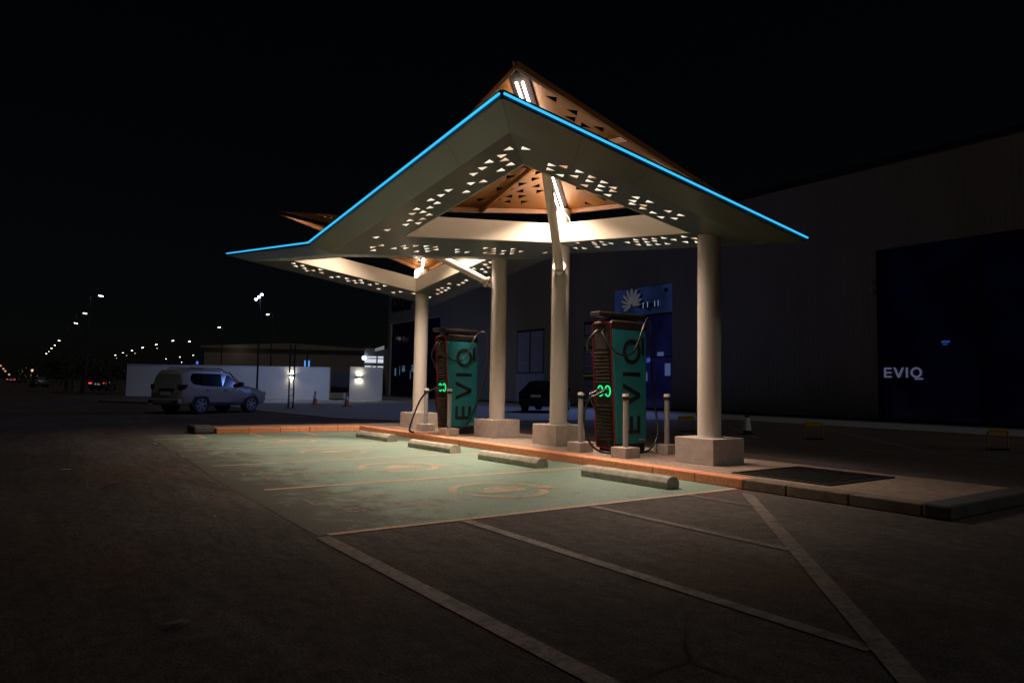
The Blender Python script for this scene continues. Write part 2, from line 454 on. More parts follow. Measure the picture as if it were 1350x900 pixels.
# ================================================================== GROUND
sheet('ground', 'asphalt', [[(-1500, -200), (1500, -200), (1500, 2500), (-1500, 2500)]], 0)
U0 = 6.72; ST = 3.2; KX = 9.096
sheet('parking_surface', 'green', [[(2.50, U0), (KX, U0), (KX, 21.1), (2.95, 21.1), (2.8, 15.), (2.55, 11.)]], .004)
lines = []
for k in range(0, 5):
    a = 2.6 if k == 0 else 2.9
    lines.append(strip((a, U0+k*ST), (KX-.04, U0+k*ST), .10))
lines += [strip((5.60, 19.56), (5.66, 21.05), .12), strip((7.14, 19.56), (7.24, 21.05), .12), strip((4.13, 19.56), (4.2, 21.0), .12)]
sheet('road_marking', 'line', lines, .008)
h = []
diag0 = Vector((8.75, 6.30)); dd = (Vector((3.889, 1.807))-diag0)
def diag_at_x(x):
    t = (x-diag0.x)/dd.x; return diag0.y+t*dd.y
sheet('road_marking', 'line_faint', [strip((8.75, 6.30), tuple(diag0+dd*1.5), .15)], .012)
for x, w in ((2.52, .15), (4.16, .13), (6.05, .11), (7.90, .10)):
    y1 = diag_at_x(x) if x > 3 else .6
    h.append(strip((x, U0-.07), (x, y1+.09), w))
sheet('road_marking', 'line_faint', h, .008)
sheet('road_marking', 'line_faint', [strip((26.8, 15.5), (19.0, 8.1), .14), strip((24.3, 18.4), (19.2, 13.4), .14), strip((29.5, 11.5), (21.5, 4.2), .14)], .008)

# charging symbols and worn lettering on the four bays
def flat(cx, cy_, z):
    return lambda u, v, hh: (cx+u, cy_+v, z+hh)
for k in range(4):
    cx, cy_ = 5.80, U0+(k+.5)*ST
    polys = []
    def arc(r0, r1, a0, a1, n=40):
        for i in range(n):
            w0 = R_(a0+(a1-a0)*i/n); w1 = R_(a0+(a1-a0)*(i+1)/n)
            polys.append([(cx+r*math.cos(w), cy_+r*math.sin(w)*1.02) for r, w in ((r0, w0), (r1, w0), (r1, w1), (r0, w1))])
    arc(.64, .76, 5, 168); arc(.56, .68, 192, 352)
    # plug at the kerb side of the ring
    polys += [[(cx+.58, cy_-.16), (cx+.86, cy_-.22), (cx+.86, cy_+.06), (cx+.60, cy_+.02)],
              [(cx+.86, cy_-.17), (cx+1.02, cy_-.17), (cx+1.02, cy_-.12), (cx+.86, cy_-.12)],
              [(cx+.86, cy_-.03), (cx+1.02, cy_-.03), (cx+1.02, cy_+.02), (cx+.86, cy_+.02)],
              [(cx-.80, cy_+.02), (cx-.64, cy_+.02), (cx-.60, cy_+.16), (cx-.76, cy_+.20)]]
    # little car in the ring
    polys += [[(cx-.34, cy_-.20), (cx+.34, cy_-.20), (cx+.40, cy_+.02), (cx+.20, cy_+.06), (cx+.08, cy_+.28), (cx-.12, cy_+.28), (cx-.24, cy_+.06), (cx-.40, cy_+.02)],
              [(cx+.20, cy_+.09), (cx+.42, cy_+.14), (cx+.42, cy_+.22), (cx+.18, cy_+.18)]]
    sheet('road_marking', 'symbol', polys, .0085)
    rng = random.Random(20+k)
    q = []
    for row, (ry, x0, n) in enumerate(((.34, 2.75, 5), (-.36, 3.25, 5))):
        for i in range(n):
            x = x0+i*.32; y = cy_+ry
            q.append([(x, y-.21), (x+.05, y-.21), (x+.05, y+.21), (x, y+.21)])
            if rng.random() < .8: q.append([(x+.05, y+.15), (x+.22, y+.15), (x+.22, y+.21), (x+.05, y+.21)])
            if rng.random() < .7: q.append([(x+.05, y-.03), (x+.20, y-.03), (x+.20, y+.03), (x+.05, y+.03)])
            if rng.random() < .7: q.append([(x+.05, y-.21), (x+.22, y-.21), (x+.22, y-.15), (x+.05, y-.15)])
    sheet('road_marking', 'letters_worn', q, .008)

# island with kerb
b = MB()
b.box(KX+.30, 11.95, 4.05, 21.05, 0, .155)
b.box(4.75, 11.95, 21.35, 22.35, 0, .153)
o = b.build('pavement', 'paver', None, world=False); tag(o, kind='structure')
def kerb_run(name, m, y0, y1, step, x0=KX, x1=KX+.30, gap=.006):
    b = MB(); y = y0
    while y < y1-.05:
        e = min(y+step, y1)
        b.box(x0, x1, y+gap, e-gap, 0, .16); y = e
    return tag(b.build(name, m, None, bevel=.018, world=False), kind='structure')
kerb_run('kerb', 'orange_kerb', 6.62, 21.35, .92, gap=.002)
kerb_run('kerb', 'kerb', 4.05, 6.62, .92)
b = MB(); x = 4.75
while x < KX-.1:
    e = min(x+.9, KX-.004); b.box(x+.006, e-.006, 21.05, 21.35, 0, .16); x = e
tag(b.build('kerb', 'orange_kerb', None, bevel=.018, world=False), kind='structure')
b = MB(); b.box(KX-.02, 11.9, 3.72, 4.04, 0, .185); 
tag(b.build('kerb', 'kerb_end', None, bevel=.03, world=False), kind='structure')
g0 = at(140, 500, 46); g1 = at(205, 500, 44)
b = MB(); b.prism(strip((g0.x, g0.y), (g1.x, g1.y), .9), lambda u, v, hh: (u, v, hh), .14)
tag(b.build('kerb', 'kerb', None, bevel=.02, world=False), kind='structure')
# broken kerb block at the far corner
b = MB(); b.box(4.18, 4.72, 21.15, 22.2, 0, .22)
o = b.build('kerb_block', 'kerb_end', None, bevel=.05); tag(o, 'dark unpainted kerb block at the far tip of the orange kerb', 'kerb block')
# paved forecourt by the warehouse
b = MB()
poly = [(10.4, 62), (10.4, 36), (11.2, 28.6), (13.2, 25.6), (21., 24.2), (29.6, 22.5), (29.8, -30), (38.3, -30), (38.3, 84), (31, 84), (31, 62)]
b.prism(poly, lambda u, v, hh: (u, v, hh), .03)
tag(b.build('pavement', 'forecourt', None, world=False), kind='structure')

# ================================================================== CANOPY
CU = 14.17
A = 7.02; VF = 4.88; VB = 11.71; HP, HG, HN, HM = 5.27, 4.47, 4.37, 5.19
def top(u, v):
    s = abs(CU-u)/A; t = (v-VF)/(VB-VF)
    if s+t > 1: return HN+(1-s)*(HM-HN)+(1-t)*(HP-HN)
    return HG+s*(HP-HG)+t*(HM-HG)
canopy = thing('charging_canopy', 'folded two wing charging canopy with blue lit edge, perforated soffit and raised copper roofs', 'canopy', (10.6, CU, .155))

def tri_sheet(mb, outer, holes, zf, reveal=0.):
    """flat polygon with triangular holes, z = zf(u, v); outer and holes in (u, v)"""
    t = bmesh.new(); es = []
    for loop in [outer]+holes:
        vs = [t.verts.new((u, v, 0)) for u, v in loop]
        for i in range(len(vs)): es.append(t.edges.new((vs[i], vs[(i+1) % len(vs)])))
    bmesh.ops.triangle_fill(t, use_beauty=True, use_dissolve=False, edges=es, normal=(0, 0, 1))
    mp = {}
    for v in t.verts: mp[v] = mb.bm.verts.new((v.co.y, v.co.x, zf(v.co.x, v.co.y)))
    for f in t.faces:
        try: mb.bm.faces.new([mp[v] for v in f.verts])
        except ValueError: pass
    t.free()
    if reveal:
        for hl in holes:
            for i in range(len(hl)):
                a = hl[i]; c = hl[(i+1) % len(hl)]
                mb.face([(a[1], a[0], zf(*a)), (c[1], c[0], zf(*c)), (c[1], c[0], zf(*c)+reveal), (a[1], a[0], zf(*a)+reveal)])

def inside(p, poly, marg=.04):
    n = len(poly); sgn = None
    for i in range(n):
        a = Vector(poly[i]); c = Vector(poly[(i+1) % n]); e = c-a
        if e.length < 1e-6: continue
        d = (e.x*(p[1]-a.y)-e.y*(p[0]-a.x))/e.length
        if sgn is None: sgn = d > 0
        if (d > 0) != sgn or abs(d) < marg: return False
    return True

def perf_holes(poly, o1, o2, rng, rows, pitch=.26, base=.18, hh=.15, prob=.42, d0=.22, dr=.20, jit=0.):
    """triangles in rows parallel to the edge o1-o2, turned inwards"""
    o1 = Vector(o1); o2 = Vector(o2); e = (o2-o1); L = e.length; e = e/L
    c = Vector((sum(p[0] for p in poly)/len(poly), sum(p[1] for p in poly)/len(poly)))
    n = Vector((-e.y, e.x))
    if n.dot(c-o1) < 0: n = -n
    out = []
    for r in range(rows):
        for i in range(int(L/pitch)+1):
            clump = math.sin(i*.9+r*.4)*.16
            if rng.random() > prob+clump: continue
            q = o1+e*((i+.5*(r % 2)+rng.uniform(-jit, jit))*pitch)+n*(d0+r*dr+rng.uniform(-jit, jit)*.12)
            if rng.random() < .5: tri = [q-e*base/2, q+e*base/2, q+n*hh]
            else: tri = [q-e*base/2+n*hh, q+e*base/2+n*hh, q]
            tri = [tuple(v) for v in tri]
            if all(inside(v, poly) for v in tri): out.append(tri)
    return out

OFF = .27; EDGE = .11
def lower_roof(side):
    mu = (lambda u: u) if side == 0 else (lambda u: 2*CU-u)
    u0, u1, v0, v1 = CU-A, CU, VF, VB
    e = .50; ev = e*(VB-VF)/A
    ou0, ou1, ov0, ov1 = u0+1.5, u1-1.5, v0+1.5*(VB-VF)/A, v1-1.5*(VB-VF)/A
    X = (CU-.507, v1-ev)
    zs = lambda u, v: top(u, v)-OFF
    ze = lambda u, v: top(u, v)-EDGE
    rng = random.Random(31+side)
    b = MB(); lit = MB()
    def quad(pts): b.face([(v, mu(u), z) for u, v, z in pts])
    # tapered outer band
    a1, a2, a3, a4 = (u0, v0), (u1, v0), (u1, v1), (u0, v1)
    i1, i2, i3, i4 = (u0+e, v0+ev), (u1, v0+ev), (u1, v1-ev), (u0+e, v1-ev)
    O = lambda p: (*p, ze(*p)); I = lambda p: (*p, zs(*p))
    quad([O(a1), O(a2), I(i2), I(i1)]); quad([O(a1), I(i1), I(i4), O(a4)])
    quad([O(a4), I(i4), I(X), O(a3)]); quad([O(a3), I(X), I(i3)])
    # perforated soffit
    C, D, Aop, Bop = (ou1, ov1), (ou1, ov0), (ou0, ov0), (ou0, ov1)
    traps = [([i1, i2, D, Aop], i1, i2, 3, .47), ([i1, Aop, Bop, i4], i1, i4, 3, .47),
             ([i4, Bop, C, X], i4, X, 3, .54), ([i2, i3, X, C, D], i2, i3, 3, .40)]
    for poly, o1, o2, rows, pr in traps:
        holes = perf_holes(poly, o1, o2, rng, rows, prob=pr, d0=.30)
        m_poly = [(mu(u), v) for u, v in poly]; m_holes = [[(mu(u), v) for u, v in hl] for hl in holes]
        zz = lambda u, v: top(u, v)-OFF
        tri_sheet(b, m_poly, m_holes, zz, .008)
        lit.face([(v, u, top(u, v)-OFF+.012) for u, v in m_poly])
    sm_ = b
    def seam(p, q, fz):
        P = Vector((p[1], mu(p[0]), fz(p)-.003)); Q = Vector((q[1], mu(q[0]), fz(q)-.003)); d = (Q-P).normalized(); w = Vector((-d.y, d.x, 0)).normalized()*.005
        sm_.face([P-w, P+w, Q+w, Q-w]).material_index = 1
    zo = lambda p: ze(*p); zi = lambda p: zs(*p)
    def seam2(p, q):
        P = Vector((p[1], mu(p[0]), ze(*p)-.003)); Q = Vector((q[1], mu(q[0]), zs(*q)-.003)); d = (Q-P).normalized(); w = Vector((-d.y, d.x, 0)).normalized()*.005
        sm_.face([P-w, P+w, Q+w, Q-w]).material_index = 1
    for k in range(1, 5):
        t = k/5
        seam2((u0+(u1-u0)*t, v0), (u0+e+(u1-u0-e)*t, v0+ev)); seam2((u0, v0+(v1-v0)*t), (u0+e, v0+ev+(v1-v0-2*ev)*t))
        seam2((u0+(u1-u0)*t*.93, v1), (u0+e+(X[0]-u0-e)*t, v1-ev))
    seam2(a1, i1); seam2(a4, i4)
    roof = b.build('lower_roof', 'soffit', canopy, recalc=False)
    roof.data.materials.append(M['edge_dark'])
    lit.build('backlight', 'perf', roof, recalc=False)
    # top sheet and edge
    b = MB()
    for pts in ((a1, a2, D, Aop), (a1, Aop, Bop, a4), (a4, Bop, C, a3), (a2, a3, C, D)):
        b.face([(v, mu(u), top(u, v)) for u, v in pts])
    b.build('roof_sheet', 'roof_top', roof)
    b = MB()
    def edge(p, q, nrm):
        nv, nu = nrm
        for (uA, vA), (uB, vB) in ((p, q),):
            P = [(vA, mu(uA)), (vB, mu(uB))]
            zA, zB = top(uA, vA), top(uB, vB)
            out = Vector((nv, nu*(1 if side == 0 else -1), 0))*.03
            base = [Vector((*P[0], zA+.012)), Vector((*P[1], zB+.012)), Vector((*P[1], zB-EDGE)), Vector((*P[0], zA-EDGE))]
            f = [q_+out for q_ in base]
            v_ = [b.bm.verts.new(x) for x in base+f]
            for fc in ((0, 1, 2, 3), (4, 7, 6, 5), (0, 4, 5, 1), (1, 5, 6, 2), (2, 6, 7, 3), (3, 7, 4, 0)): b.bm.faces.new([v_[i] for i in fc])
    edge(a1, a2, (-1, 0)); edge(a1, a4, (0, -1)); edge(a4, a3, (1, 0))
    b.build('edge_channel', 'edge_dark', roof)
    b = MB()
    def led(p, q, nrm):
        nv, nu = nrm
        out = Vector((nv, nu*(1 if side == 0 else -1), 0))
        A_ = Vector((p[1], mu(p[0]), top(*p)-.045))+out*.045; B_ = Vector((q[1], mu(q[0]), top(*q)-.045))+out*.045
        b.tube([A_, B_], .017, 8)
    led(a1, a2, (-1, 0)); led(a1, a4, (0, -1))
    b.build('led_strip', 'led', roof)
    # cream rim round the opening
    b = MB(); t = .05
    ring = [Aop, D, C, Bop]; cu_ = sum(p[0] for p in ring)/4; cv_ = sum(p[1] for p in ring)/4
    outr = [(p[0]+(t if p[0] > cu_ else -t), p[1]+(t if p[1] > cv_ else -t)) for p in ring]
    for i in range(4):
        j = (i+1) % 4
        for loop in (ring, outr):
            p, q = loop[i], loop[j]
            b.face([(p[1], mu(p[0]), top(*p)-OFF-.004), (q[1], mu(q[0]), top(*q)-OFF-.004), (q[1], mu(q[0]), top(*q)+.17), (p[1], mu(p[0]), top(*p)+.17)])
        for dz in (-OFF-.004, .17):
            p, q, r, s_ = ring[i], ring[j], outr[j], outr[i]
            b.face([(x[1], mu(x[0]), top(*(ring[i] if x in (p, s_) else ring[j]))+dz) for x in (p, q, r, s_)])
    b.build('opening_rim', 'rim', roof)
lower_roof(0); lower_roof(1)

# raised copper roofs
P2, N2, M2, G2 = (CU-5.818, 5.93, 6.435), (CU-5.818, 10.776, 5.261), (CU-1.134, 10.776, 5.871), (CU-1.134, 5.93, 5.158)
def upper_roof(side):
    mu = (lambda u: u) if side == 0 else (lambda u: 2*CU-u)
    rng = random.Random(51+side)
    def plane(a, c, d):
        a, c, d = Vector(a), Vector(c), Vector(d); n = (c-a).cross(d-a)
        return lambda u, v: a.z-(n.x*(u-a.x)+n.y*(v-a.y))/n.z
    b = MB()
    for tri in ((P2, M2, N2), (P2, M2, G2)):
        zf = plane(*tri); poly = [(p[0], p[1]) for p in tri]
        c = (sum(p[0] for p in poly)/3, sum(p[1] for p in poly)/3)
        big = poly
        holes = perf_holes(big, big[2], big[0] if tri[2] == N2 else big[1], rng, 15, pitch=.38, base=.25, hh=.17, prob=.52, d0=.25, dr=.25, jit=.28)
        for dz in (0,):
            tri_sheet(b, [(mu(u), v) for u, v in poly], [[(mu(u), v) for u, v in hl] for hl in holes], lambda u, v: zf(mu(u), v)+dz, .012 if dz == 0 else 0)
    ro = b.build('upper_roof', 'wood', canopy, recalc=False)
    V3 = lambda p, dz=0: Vector((p[1], mu(p[0]), p[2]+dz))
    mid = (Vector(P2)+Vector(M2))/2
    edges = [(P2, N2), (N2, M2), (M2, G2), (G2, P2)]
    def bar(bb, A_, B_, w, hh):
        d = (B_-A_).normalized(); s_ = d.cross(Vector((0, 0, 1))).normalized()*w/2; n = s_.cross(d).normalized()*hh/2
        v_ = [bb.bm.verts.new(x) for x in (A_-s_-n, A_+s_-n, A_+s_+n, A_-s_+n, B_-s_-n, B_+s_-n, B_+s_+n, B_-s_+n)]
        for fc in ((0, 3, 2, 1), (4, 5, 6, 7), (0, 1, 5, 4), (1, 2, 6, 5), (2, 3, 7, 6), (3, 0, 4, 7)): bb.bm.faces.new([v_[i] for i in fc])
    for p, q in edges:
        b = MB(); bar(b, V3(p, -.055), V3(q, -.055), .09, .10); b.build('edge_beam', 'wood_beam', ro, bevel=.006)
    for p, q in edges:
        m = (Vector(p)+Vector(q))/2
        b = MB(); bar(b, V3(m, -.07), V3(mid, -.09), .07, .11); b.build('rafter', 'wood_beam', ro, bevel=.006)
    # lamp channel and the pair of light tubes under the ridge, on down to the post
    d = (Vector(M2)-Vector(P2)); perp = Vector((-d.y, d.x, 0)).normalized()
    def on(t, off, dz):
        p = Vector(P2)+d*t+perp*off; return Vector((p.y, mu(p.x), p.z+dz-.02*abs(off)/.1))
    b = MB(); bar(b, on(.03, 0, -.045), on(.955, 0, -.045), .30, .05)
    b.build('lamp_channel', 'lamp_channel', ro)
    for off in (-.05, .05):
        b = MB()
        b.tube([on(.06, off, -.115), on(.94, off, -.115)], .020, 10)
        b.build('light_tube', 'tube', ro)
    # the light those tubes throw down through the opening
    ld = bpy.data.lights.new('ridge_lamp', 'AREA'); ld.shape = 'RECTANGLE'; ld.size = 4.8; ld.size_y = .16
    ld.energy = 570; ld.color = (1., .765, .60); ld.spread = R_(114)
    lo = bpy.data.objects.new('ridge_lamp', ld); COL.objects.link(lo)
    ax = (on(.94, 0, 0)-on(.06, 0, 0)).normalized(); zz_ = -Vector((0, 0, -1)); zz_ = (zz_-ax*zz_.dot(ax)).normalized(); yy_ = zz_.cross(ax)
    lo.matrix_world = Matrix.Translation(on(.60, 0, -.17)) @ Matrix((ax, yy_, zz_)).transposed().to_4x4()
    s0 = (N2[0]+.10, N2[1]-.19); c0 = (CU-3.2, 9.35)
    zf = plane(P2, M2, N2)
    for off in (-.05, .05):
        pts = [Vector((s0[1]-.235+0*off, mu(s0[0]+off), 4.86)), Vector((s0[1]-.235, mu(s0[0]+off), 5.17))]
        for t in (.10, .42):
            u = s0[0]+(c0[0]-s0[0])*t+off*.6; v = s0[1]-.02+(c0[1]-s0[1])*t; pts.append(Vector((v, mu(u), zf(u, v)-.12)))
        MB().tube(pts[:1]+pts[1:], .022, 8).build('light_tube', 'tube_small', ro)
upper_roof(0); upper_roof(1)

# columns with plinths, braces
for i, (u, zt) in enumerate(((8.4476, 5.23), (12.8686, 5.80), (15.4776, 5.80), (19.8986, 5.23))):
    b = MB(); b.cyl((10.6, u, .56), (10.6, u, zt), .215, n=40)
    c = b.build('column', 'column', canopy, smooth=True)
    b = MB(); b.box(10.6-.444, 10.6+.444, u-.444, u+.444, .153, .625)
    b.build('plinth', 'concrete', c, bevel=.012)
    b = MB(); b.cyl((10.6, u, .625), (10.6, u, .645), .26, n=32); b.build('base_collar', 'column', c, smooth=True)
for sgn in (-1, 1):
    u = CU+sgn*1.3045
    p0 = Vector((10.6, u, 4.16)); p1 = Vector((7.85, CU+sgn*4.03, 6.17)); d = (p1-p0).normalized()
    br = MB().cyl(p0+d*.16, p1, .10, n=24).build('brace', 'column', canopy, smooth=True)
    b = MB().cyl(p0+d*.36, p0+d*.39, .155, n=24).cyl(p0+d*.395, p0+d*.425, .155, n=24)
    b.build('flange', 'column', br, smooth=True)
# small conduit looping from the post by the near opening
MB().tube(smooth_path([(10.5, 12.66, 5.62), (10.40, 12.55, 5.66), (10.45, 12.42, 5.50), (10.55, 12.38, 5.30)]), .012, 6).build('conduit', 'column', canopy)

# ================================================================== CHARGERS
def charger(y0, x0, label, cable_sets):
    root = thing('charging_station', label, 'charger', (x0, y0, .155), 0, 'charging stations under the canopy')
    Wd = .57; Dp = .86; HT = 2.75
    fx = lambda z: -.045-.155*(z-.1)/2.6            # front face leans out towards the top
    b = MB()
    prof = [(.0-.045, .20), (Dp, .20), (Dp-.03, 2.58), (fx(2.58), 2.58)]
    b.prism(prof, lambda u, v, hh: (u, hh, v), Wd)
    b.build('cabinet', 'charger_green', root, bevel=.035, seg=4, world=False, smooth=True)
    b = MB(); b.box(-.0, Dp-.03, .03, Wd-.03, 0, .22); b.build('base', 'black', root, bevel=.01, world=False)
    b = MB()
    cap = [(fx(2.6)-.012, 2.58), (Dp-.02, 2.58), (Dp-.02, 2.68), (Dp-.10, HT), (fx(2.7)+.06, HT), (fx(2.7)-.012, 2.70)]
    b.prism(cap, lambda u, v, hh: (u, -.006+hh, v), Wd+.012)
    b.build('top_cap', 'charger_cap', root, bevel=.03, seg=3, world=False, smooth=True)
    # front panel
    def fp(y, z, out): return (fx(z)-out, y, z)
    b = MB(); n = 14
    for i in range(n):
        za = .12+(HT-.06-.12)*i/n; zb = .12+(HT-.06-.12)*(i+1)/n
        v = [b.bm.verts.new(p) for p in (fp(.015, za, .02), fp(Wd-.015, za, .02), fp(Wd-.015, zb, .02), fp(.015, zb, .02))]
        b.bm.faces.new(v)
    b.face([fp(.015, .12, .02), fp(.015, .12, -.06), fp(.015, HT-.06, -.06), fp(.015, HT-.06, .02)])
    b.face([fp(Wd-.015, .12, .02), fp(Wd-.015, .12, -.06), fp(Wd-.015, HT-.06, -.06), fp(Wd-.015, HT-.06, .02)])
    b.face([fp(.015, HT-.06, .02), fp(Wd-.015, HT-.06, .02), fp(Wd-.015, HT-.06, -.06), fp(.015, HT-.06, -.06)])
    front = b.build('front_panel', 'charger_dark', root, world=False)
    b = MB(); b.face([fp(.09, 2.16, .026), fp(Wd-.09, 2.16, .026), fp(Wd-.09, 2.50, .026), fp(.09, 2.50, .026)])
    b.build('plate', 'charger_plate', front, world=False)
    for rng_ in ((1.45, 2.12), (.28, 1.02)):
        b = MB(); z = rng_[0]
        while z < rng_[1]:
            q = [fp(.07, z, .022), fp(Wd-.07, z, .022), fp(Wd-.07, z+.035, .055), fp(.07, z+.035, .055)]
            b.face(q); b.face([q[3], q[2], fp(Wd-.07, z+.045, .022), fp(.07, z+.045, .022)])
            z += .075
        b.build('louvre', 'charger_plate', front, world=False)
    # red trim
    pts = []
    r = .07; z0, z1, ya, yb = .12, HT-.04, .005, Wd-.005
    for cyy, czz, a0 in ((yb-r, z1-r, 0), (ya+r, z1-r, 90), (ya+r, z0+r, 180), (yb-r, z0+r, 270)):
        for k in range(7):
            w = R_(a0+15*k); pts.append(fp(cyy+r*math.cos(w), czz+r*math.sin(w), .024))
    MB().tube(pts, .008, 6, closed=True).build('red_trim', 'red_led', root, world=False)
    # cable boom on the roof
    b = MB(); b.box(-.42, .93, .12, .42, 2.83, 2.925)
    boom = b.build('cable_boom', 'charger_cap', root, bevel=.02, world=False)
    b = MB(); b.box(-.05, .70, .17, .37, 2.74, 2.81); b.build('boom_mount', 'black', boom, world=False)
    # lettering up the near side
    b = MB()
    eviq(b, lambda rr, uu, oo: (.645-uu, -.003-oo, rr+.41), .51, .004, pos=(0, 1.06, 2.34, 2.85))
    b.build('lettering', 'letter_black', root, world=False)
    b = MB()
    for q in range(5): b.box(.62+.035*q, .64+.035*q, -.004, -.002, .27, .30)
    b.build('small_badge', 'plate', root, world=False)
    # outlets
    for y in (.16, .36):
        MB().cyl(fp(y, 2.55, .02), fp(y, 2.55, .07), .028, n=12).build('cable_outlet', 'steel', front, world=False, smooth=True)
    # connectors in lit sockets
    for y in (.15, .37):
        b = MB(); pts = [fp(y+.075*math.cos(w), 1.29+.105*math.sin(w), .03) for w in [2*math.pi*k/24 for k in range(24)]]
        ring = MB().tube(pts, .016, 6, closed=True).build('socket_light', 'green_led', root, world=False)
        b = MB(); b.cyl(fp(y, 1.30, .02), fp(y, 1.28, .14), .055, .05, 14); b.cyl(fp(y, 1.28, .13), fp(y+.04, 1.20, .30), .034, .03, 10)
        b.build('connector', 'black', root, world=False, smooth=True)
    for cs, rr in cable_sets:
        MB().tube(smooth_path(cs, 10), rr, 10).build('cable', 'cable', root, world=False, smooth=True)
    return root

loopA = [(-.24, .16, 2.55), (-.33, .13, 2.48), (-.30, .02, 2.30), (-.16, -.07, 2.10), (.03, -.09, 2.03), (.25, -.09, 2.06), (.42, -.09, 2.20), (.56, -.09, 2.48), (.70, -.07, 2.72), (.92, .05, 2.86)]
near_cables = [
    (loopA+[(1.06, .10, 2.75), (1.10, .12, 2.2), (1.08, .06, 1.5), (1.06, -.06, .9), (.95, -.22, .40), (.72, -.22, .10), (.50, -.12, .03), (.2, -.06, .03)], .022),
    ([(-.24, .36, 2.55), (-.33, .40, 2.46), (-.38, .50, 2.32), (-.28, .62, 2.18), (-.10, .66, 2.08), (.12, .66, 1.7), (.3, .66, .9), (.3, .66, .1)], .030),
    ([(-.40, .20, 1.20), (-.52, .30, 1.12), (-.53, .42, .85), (-.50, .44, .50), (-.38, .40, .20), (-.20, .30, .05), (.0, .05, .03), (.12, -.06, .03)], .022),
    ([(-.42, .41, 1.20), (-.36, .36, 1.0), (-.22, .22, .6), (-.14, .14, .3), (-.10, .10, .1)], .018)]
far_cables = [
    (loopA+[(1.05, -.05, 2.85), (1.12, -.12, 2.5), (1.04, -.16, 1.9), (.88, -.20, 1.3), (.62, -.22, .72), (.30, -.22, .26), (.0, -.16, .10), (-.22, 0, .22), (-.36, .10, .60), (-.40, .16, 1.0), (-.40, .18, 1.20)], .022),
    ([(-.24, .36, 2.55), (-.34, .42, 2.40), (-.30, .62, 2.15), (-.1, .68, 1.8), (.1, .70, 1.2), (.2, .68, .2)], .026),
    ([(-.40, .41, 1.20), (-.52, .50, 1.13), (-.62, .66, .9), (-.72, .80, .5), (-.80, .88, .10), (-.70, .80, .03)], .026)]
charger(10.35, 10.09, 'teal charging station nearest the camera, green lit sockets, between the right hand pair of columns', near_cables)
charger(16.55, 9.80, 'teal charging station farther off, with a long cable loop hanging down its lettered side', far_cables)

# ================================================================== BOLLARDS, WHEEL STOPS, GRATE
bproto = None
def bollard(x, y, label):
    global bproto
    if bproto is None:
        r = thing('bollard', label, 'bollard', (x, y, .155), 0, 'steel bollards round the chargers')
        b = MB(); b.cyl((0, 0, .19), (0, 0, 1.12), .056, n=20); p = b.build('post', 'bollard', r, smooth=True, world=False)
        MB().cyl((0, 0, 1.12), (0, 0, 1.19), .068, n=20).build('band', 'black', r, smooth=True, world=False)
        MB().cyl((0, 0, 1.19), (0, 0, 1.25), .069, .066, n=20).build('cap', 'reflect', r, smooth=True, world=False)
        b = MB(); b.box(-.2, .2, -.2, .2, 0, .2); b.build('footing', 'concrete', r, bevel=.01, world=False)
        bproto = r; return r
    r = bproto.copy(); COL.objects.link(r); r.location = (x, y, .155); r['label'] = label
    for ch in list(bproto.children):
        c = ch.copy(); COL.objects.link(c); c.parent = r
    return r
bollard(9.83, 9.86, 'grey bollard standing in front of the lettered side of the nearer charger')
bollard(9.83, 11.20, 'grey bollard on the kerb side between a column plinth and the nearer charger')
bollard(11.20, 10.02, 'grey bollard half hidden behind the plinth of the right hand column')
bollard(9.58, 16.27, 'grey bollard in front of the lettered side of the farther charger')
bollard(9.95, 18.25, 'grey bollard beside the far left column with a cable hanging past it')

stops = [(8.12, 8.10), (7.98, 11.12), (7.98, 14.24), (8.08, 17.62)]
names = ['grey concrete wheel stop of the nearest bay, longest in view, by the right hand column',
         'grey concrete wheel stop in front of the nearer charger, second from the camera',
         'grey concrete wheel stop below the middle pair of columns, third from the camera',
         'smallest grey concrete wheel stop, by the bend of the orange kerb']
sp = None
for (x, y), nm in zip(stops, names):
    if sp is None:
        b = MB()
        prof = [(-.15, 0), (.15, 0), (.15, .10), (.10, .165), (.03, .185), (-.03, .185), (-.10, .165), (-.15, .10)]
        b.prism(prof, lambda u, v, hh: (u, hh-.92, v), 1.84)
        o = b.build('wheel_stop', 'wheelstop', None, bevel=.012, world=False); sp = o
    else:
        o = sp.copy(); COL.objects.link(o)
    o.location = (x, y, .004); o.rotation_euler = (0, 0, R_(3))
    tag(o, nm, 'wheel stop', 'concrete wheel stops at the head of the bays')

# drain grate in the island
g = thing('drain_grate', 'black iron drain grate let into the paved island beside the kerb', 'grate', (11.4, 6.55, .155))
b = MB(); x0, x1, y0, y1 = 9.60, 11.50, 5.52, 7.20
b.box(x0, x1, y0, y0+.06, .156, .176); b.box(x0, x1, y1-.06, y1, .156, .176); b.box(x0, x0+.06, y0+.06, y1-.06, .156, .176); b.box(x1-.06, x1, y0+.06, y1-.06, .156, .176)
b.build('rim', 'grate', g)
b = MB(); y = y0+.12
while y < y1-.1:
    b.box(x0+.06, x1-.06, y, y+.045, .158, .172); y += .125
b.build('bars', 'grate', g)
b = MB(); b.box(x0+.06, x1-.06, y0+.06, y1-.06, .1555, .1568); b.build('pit', 'backing', g)

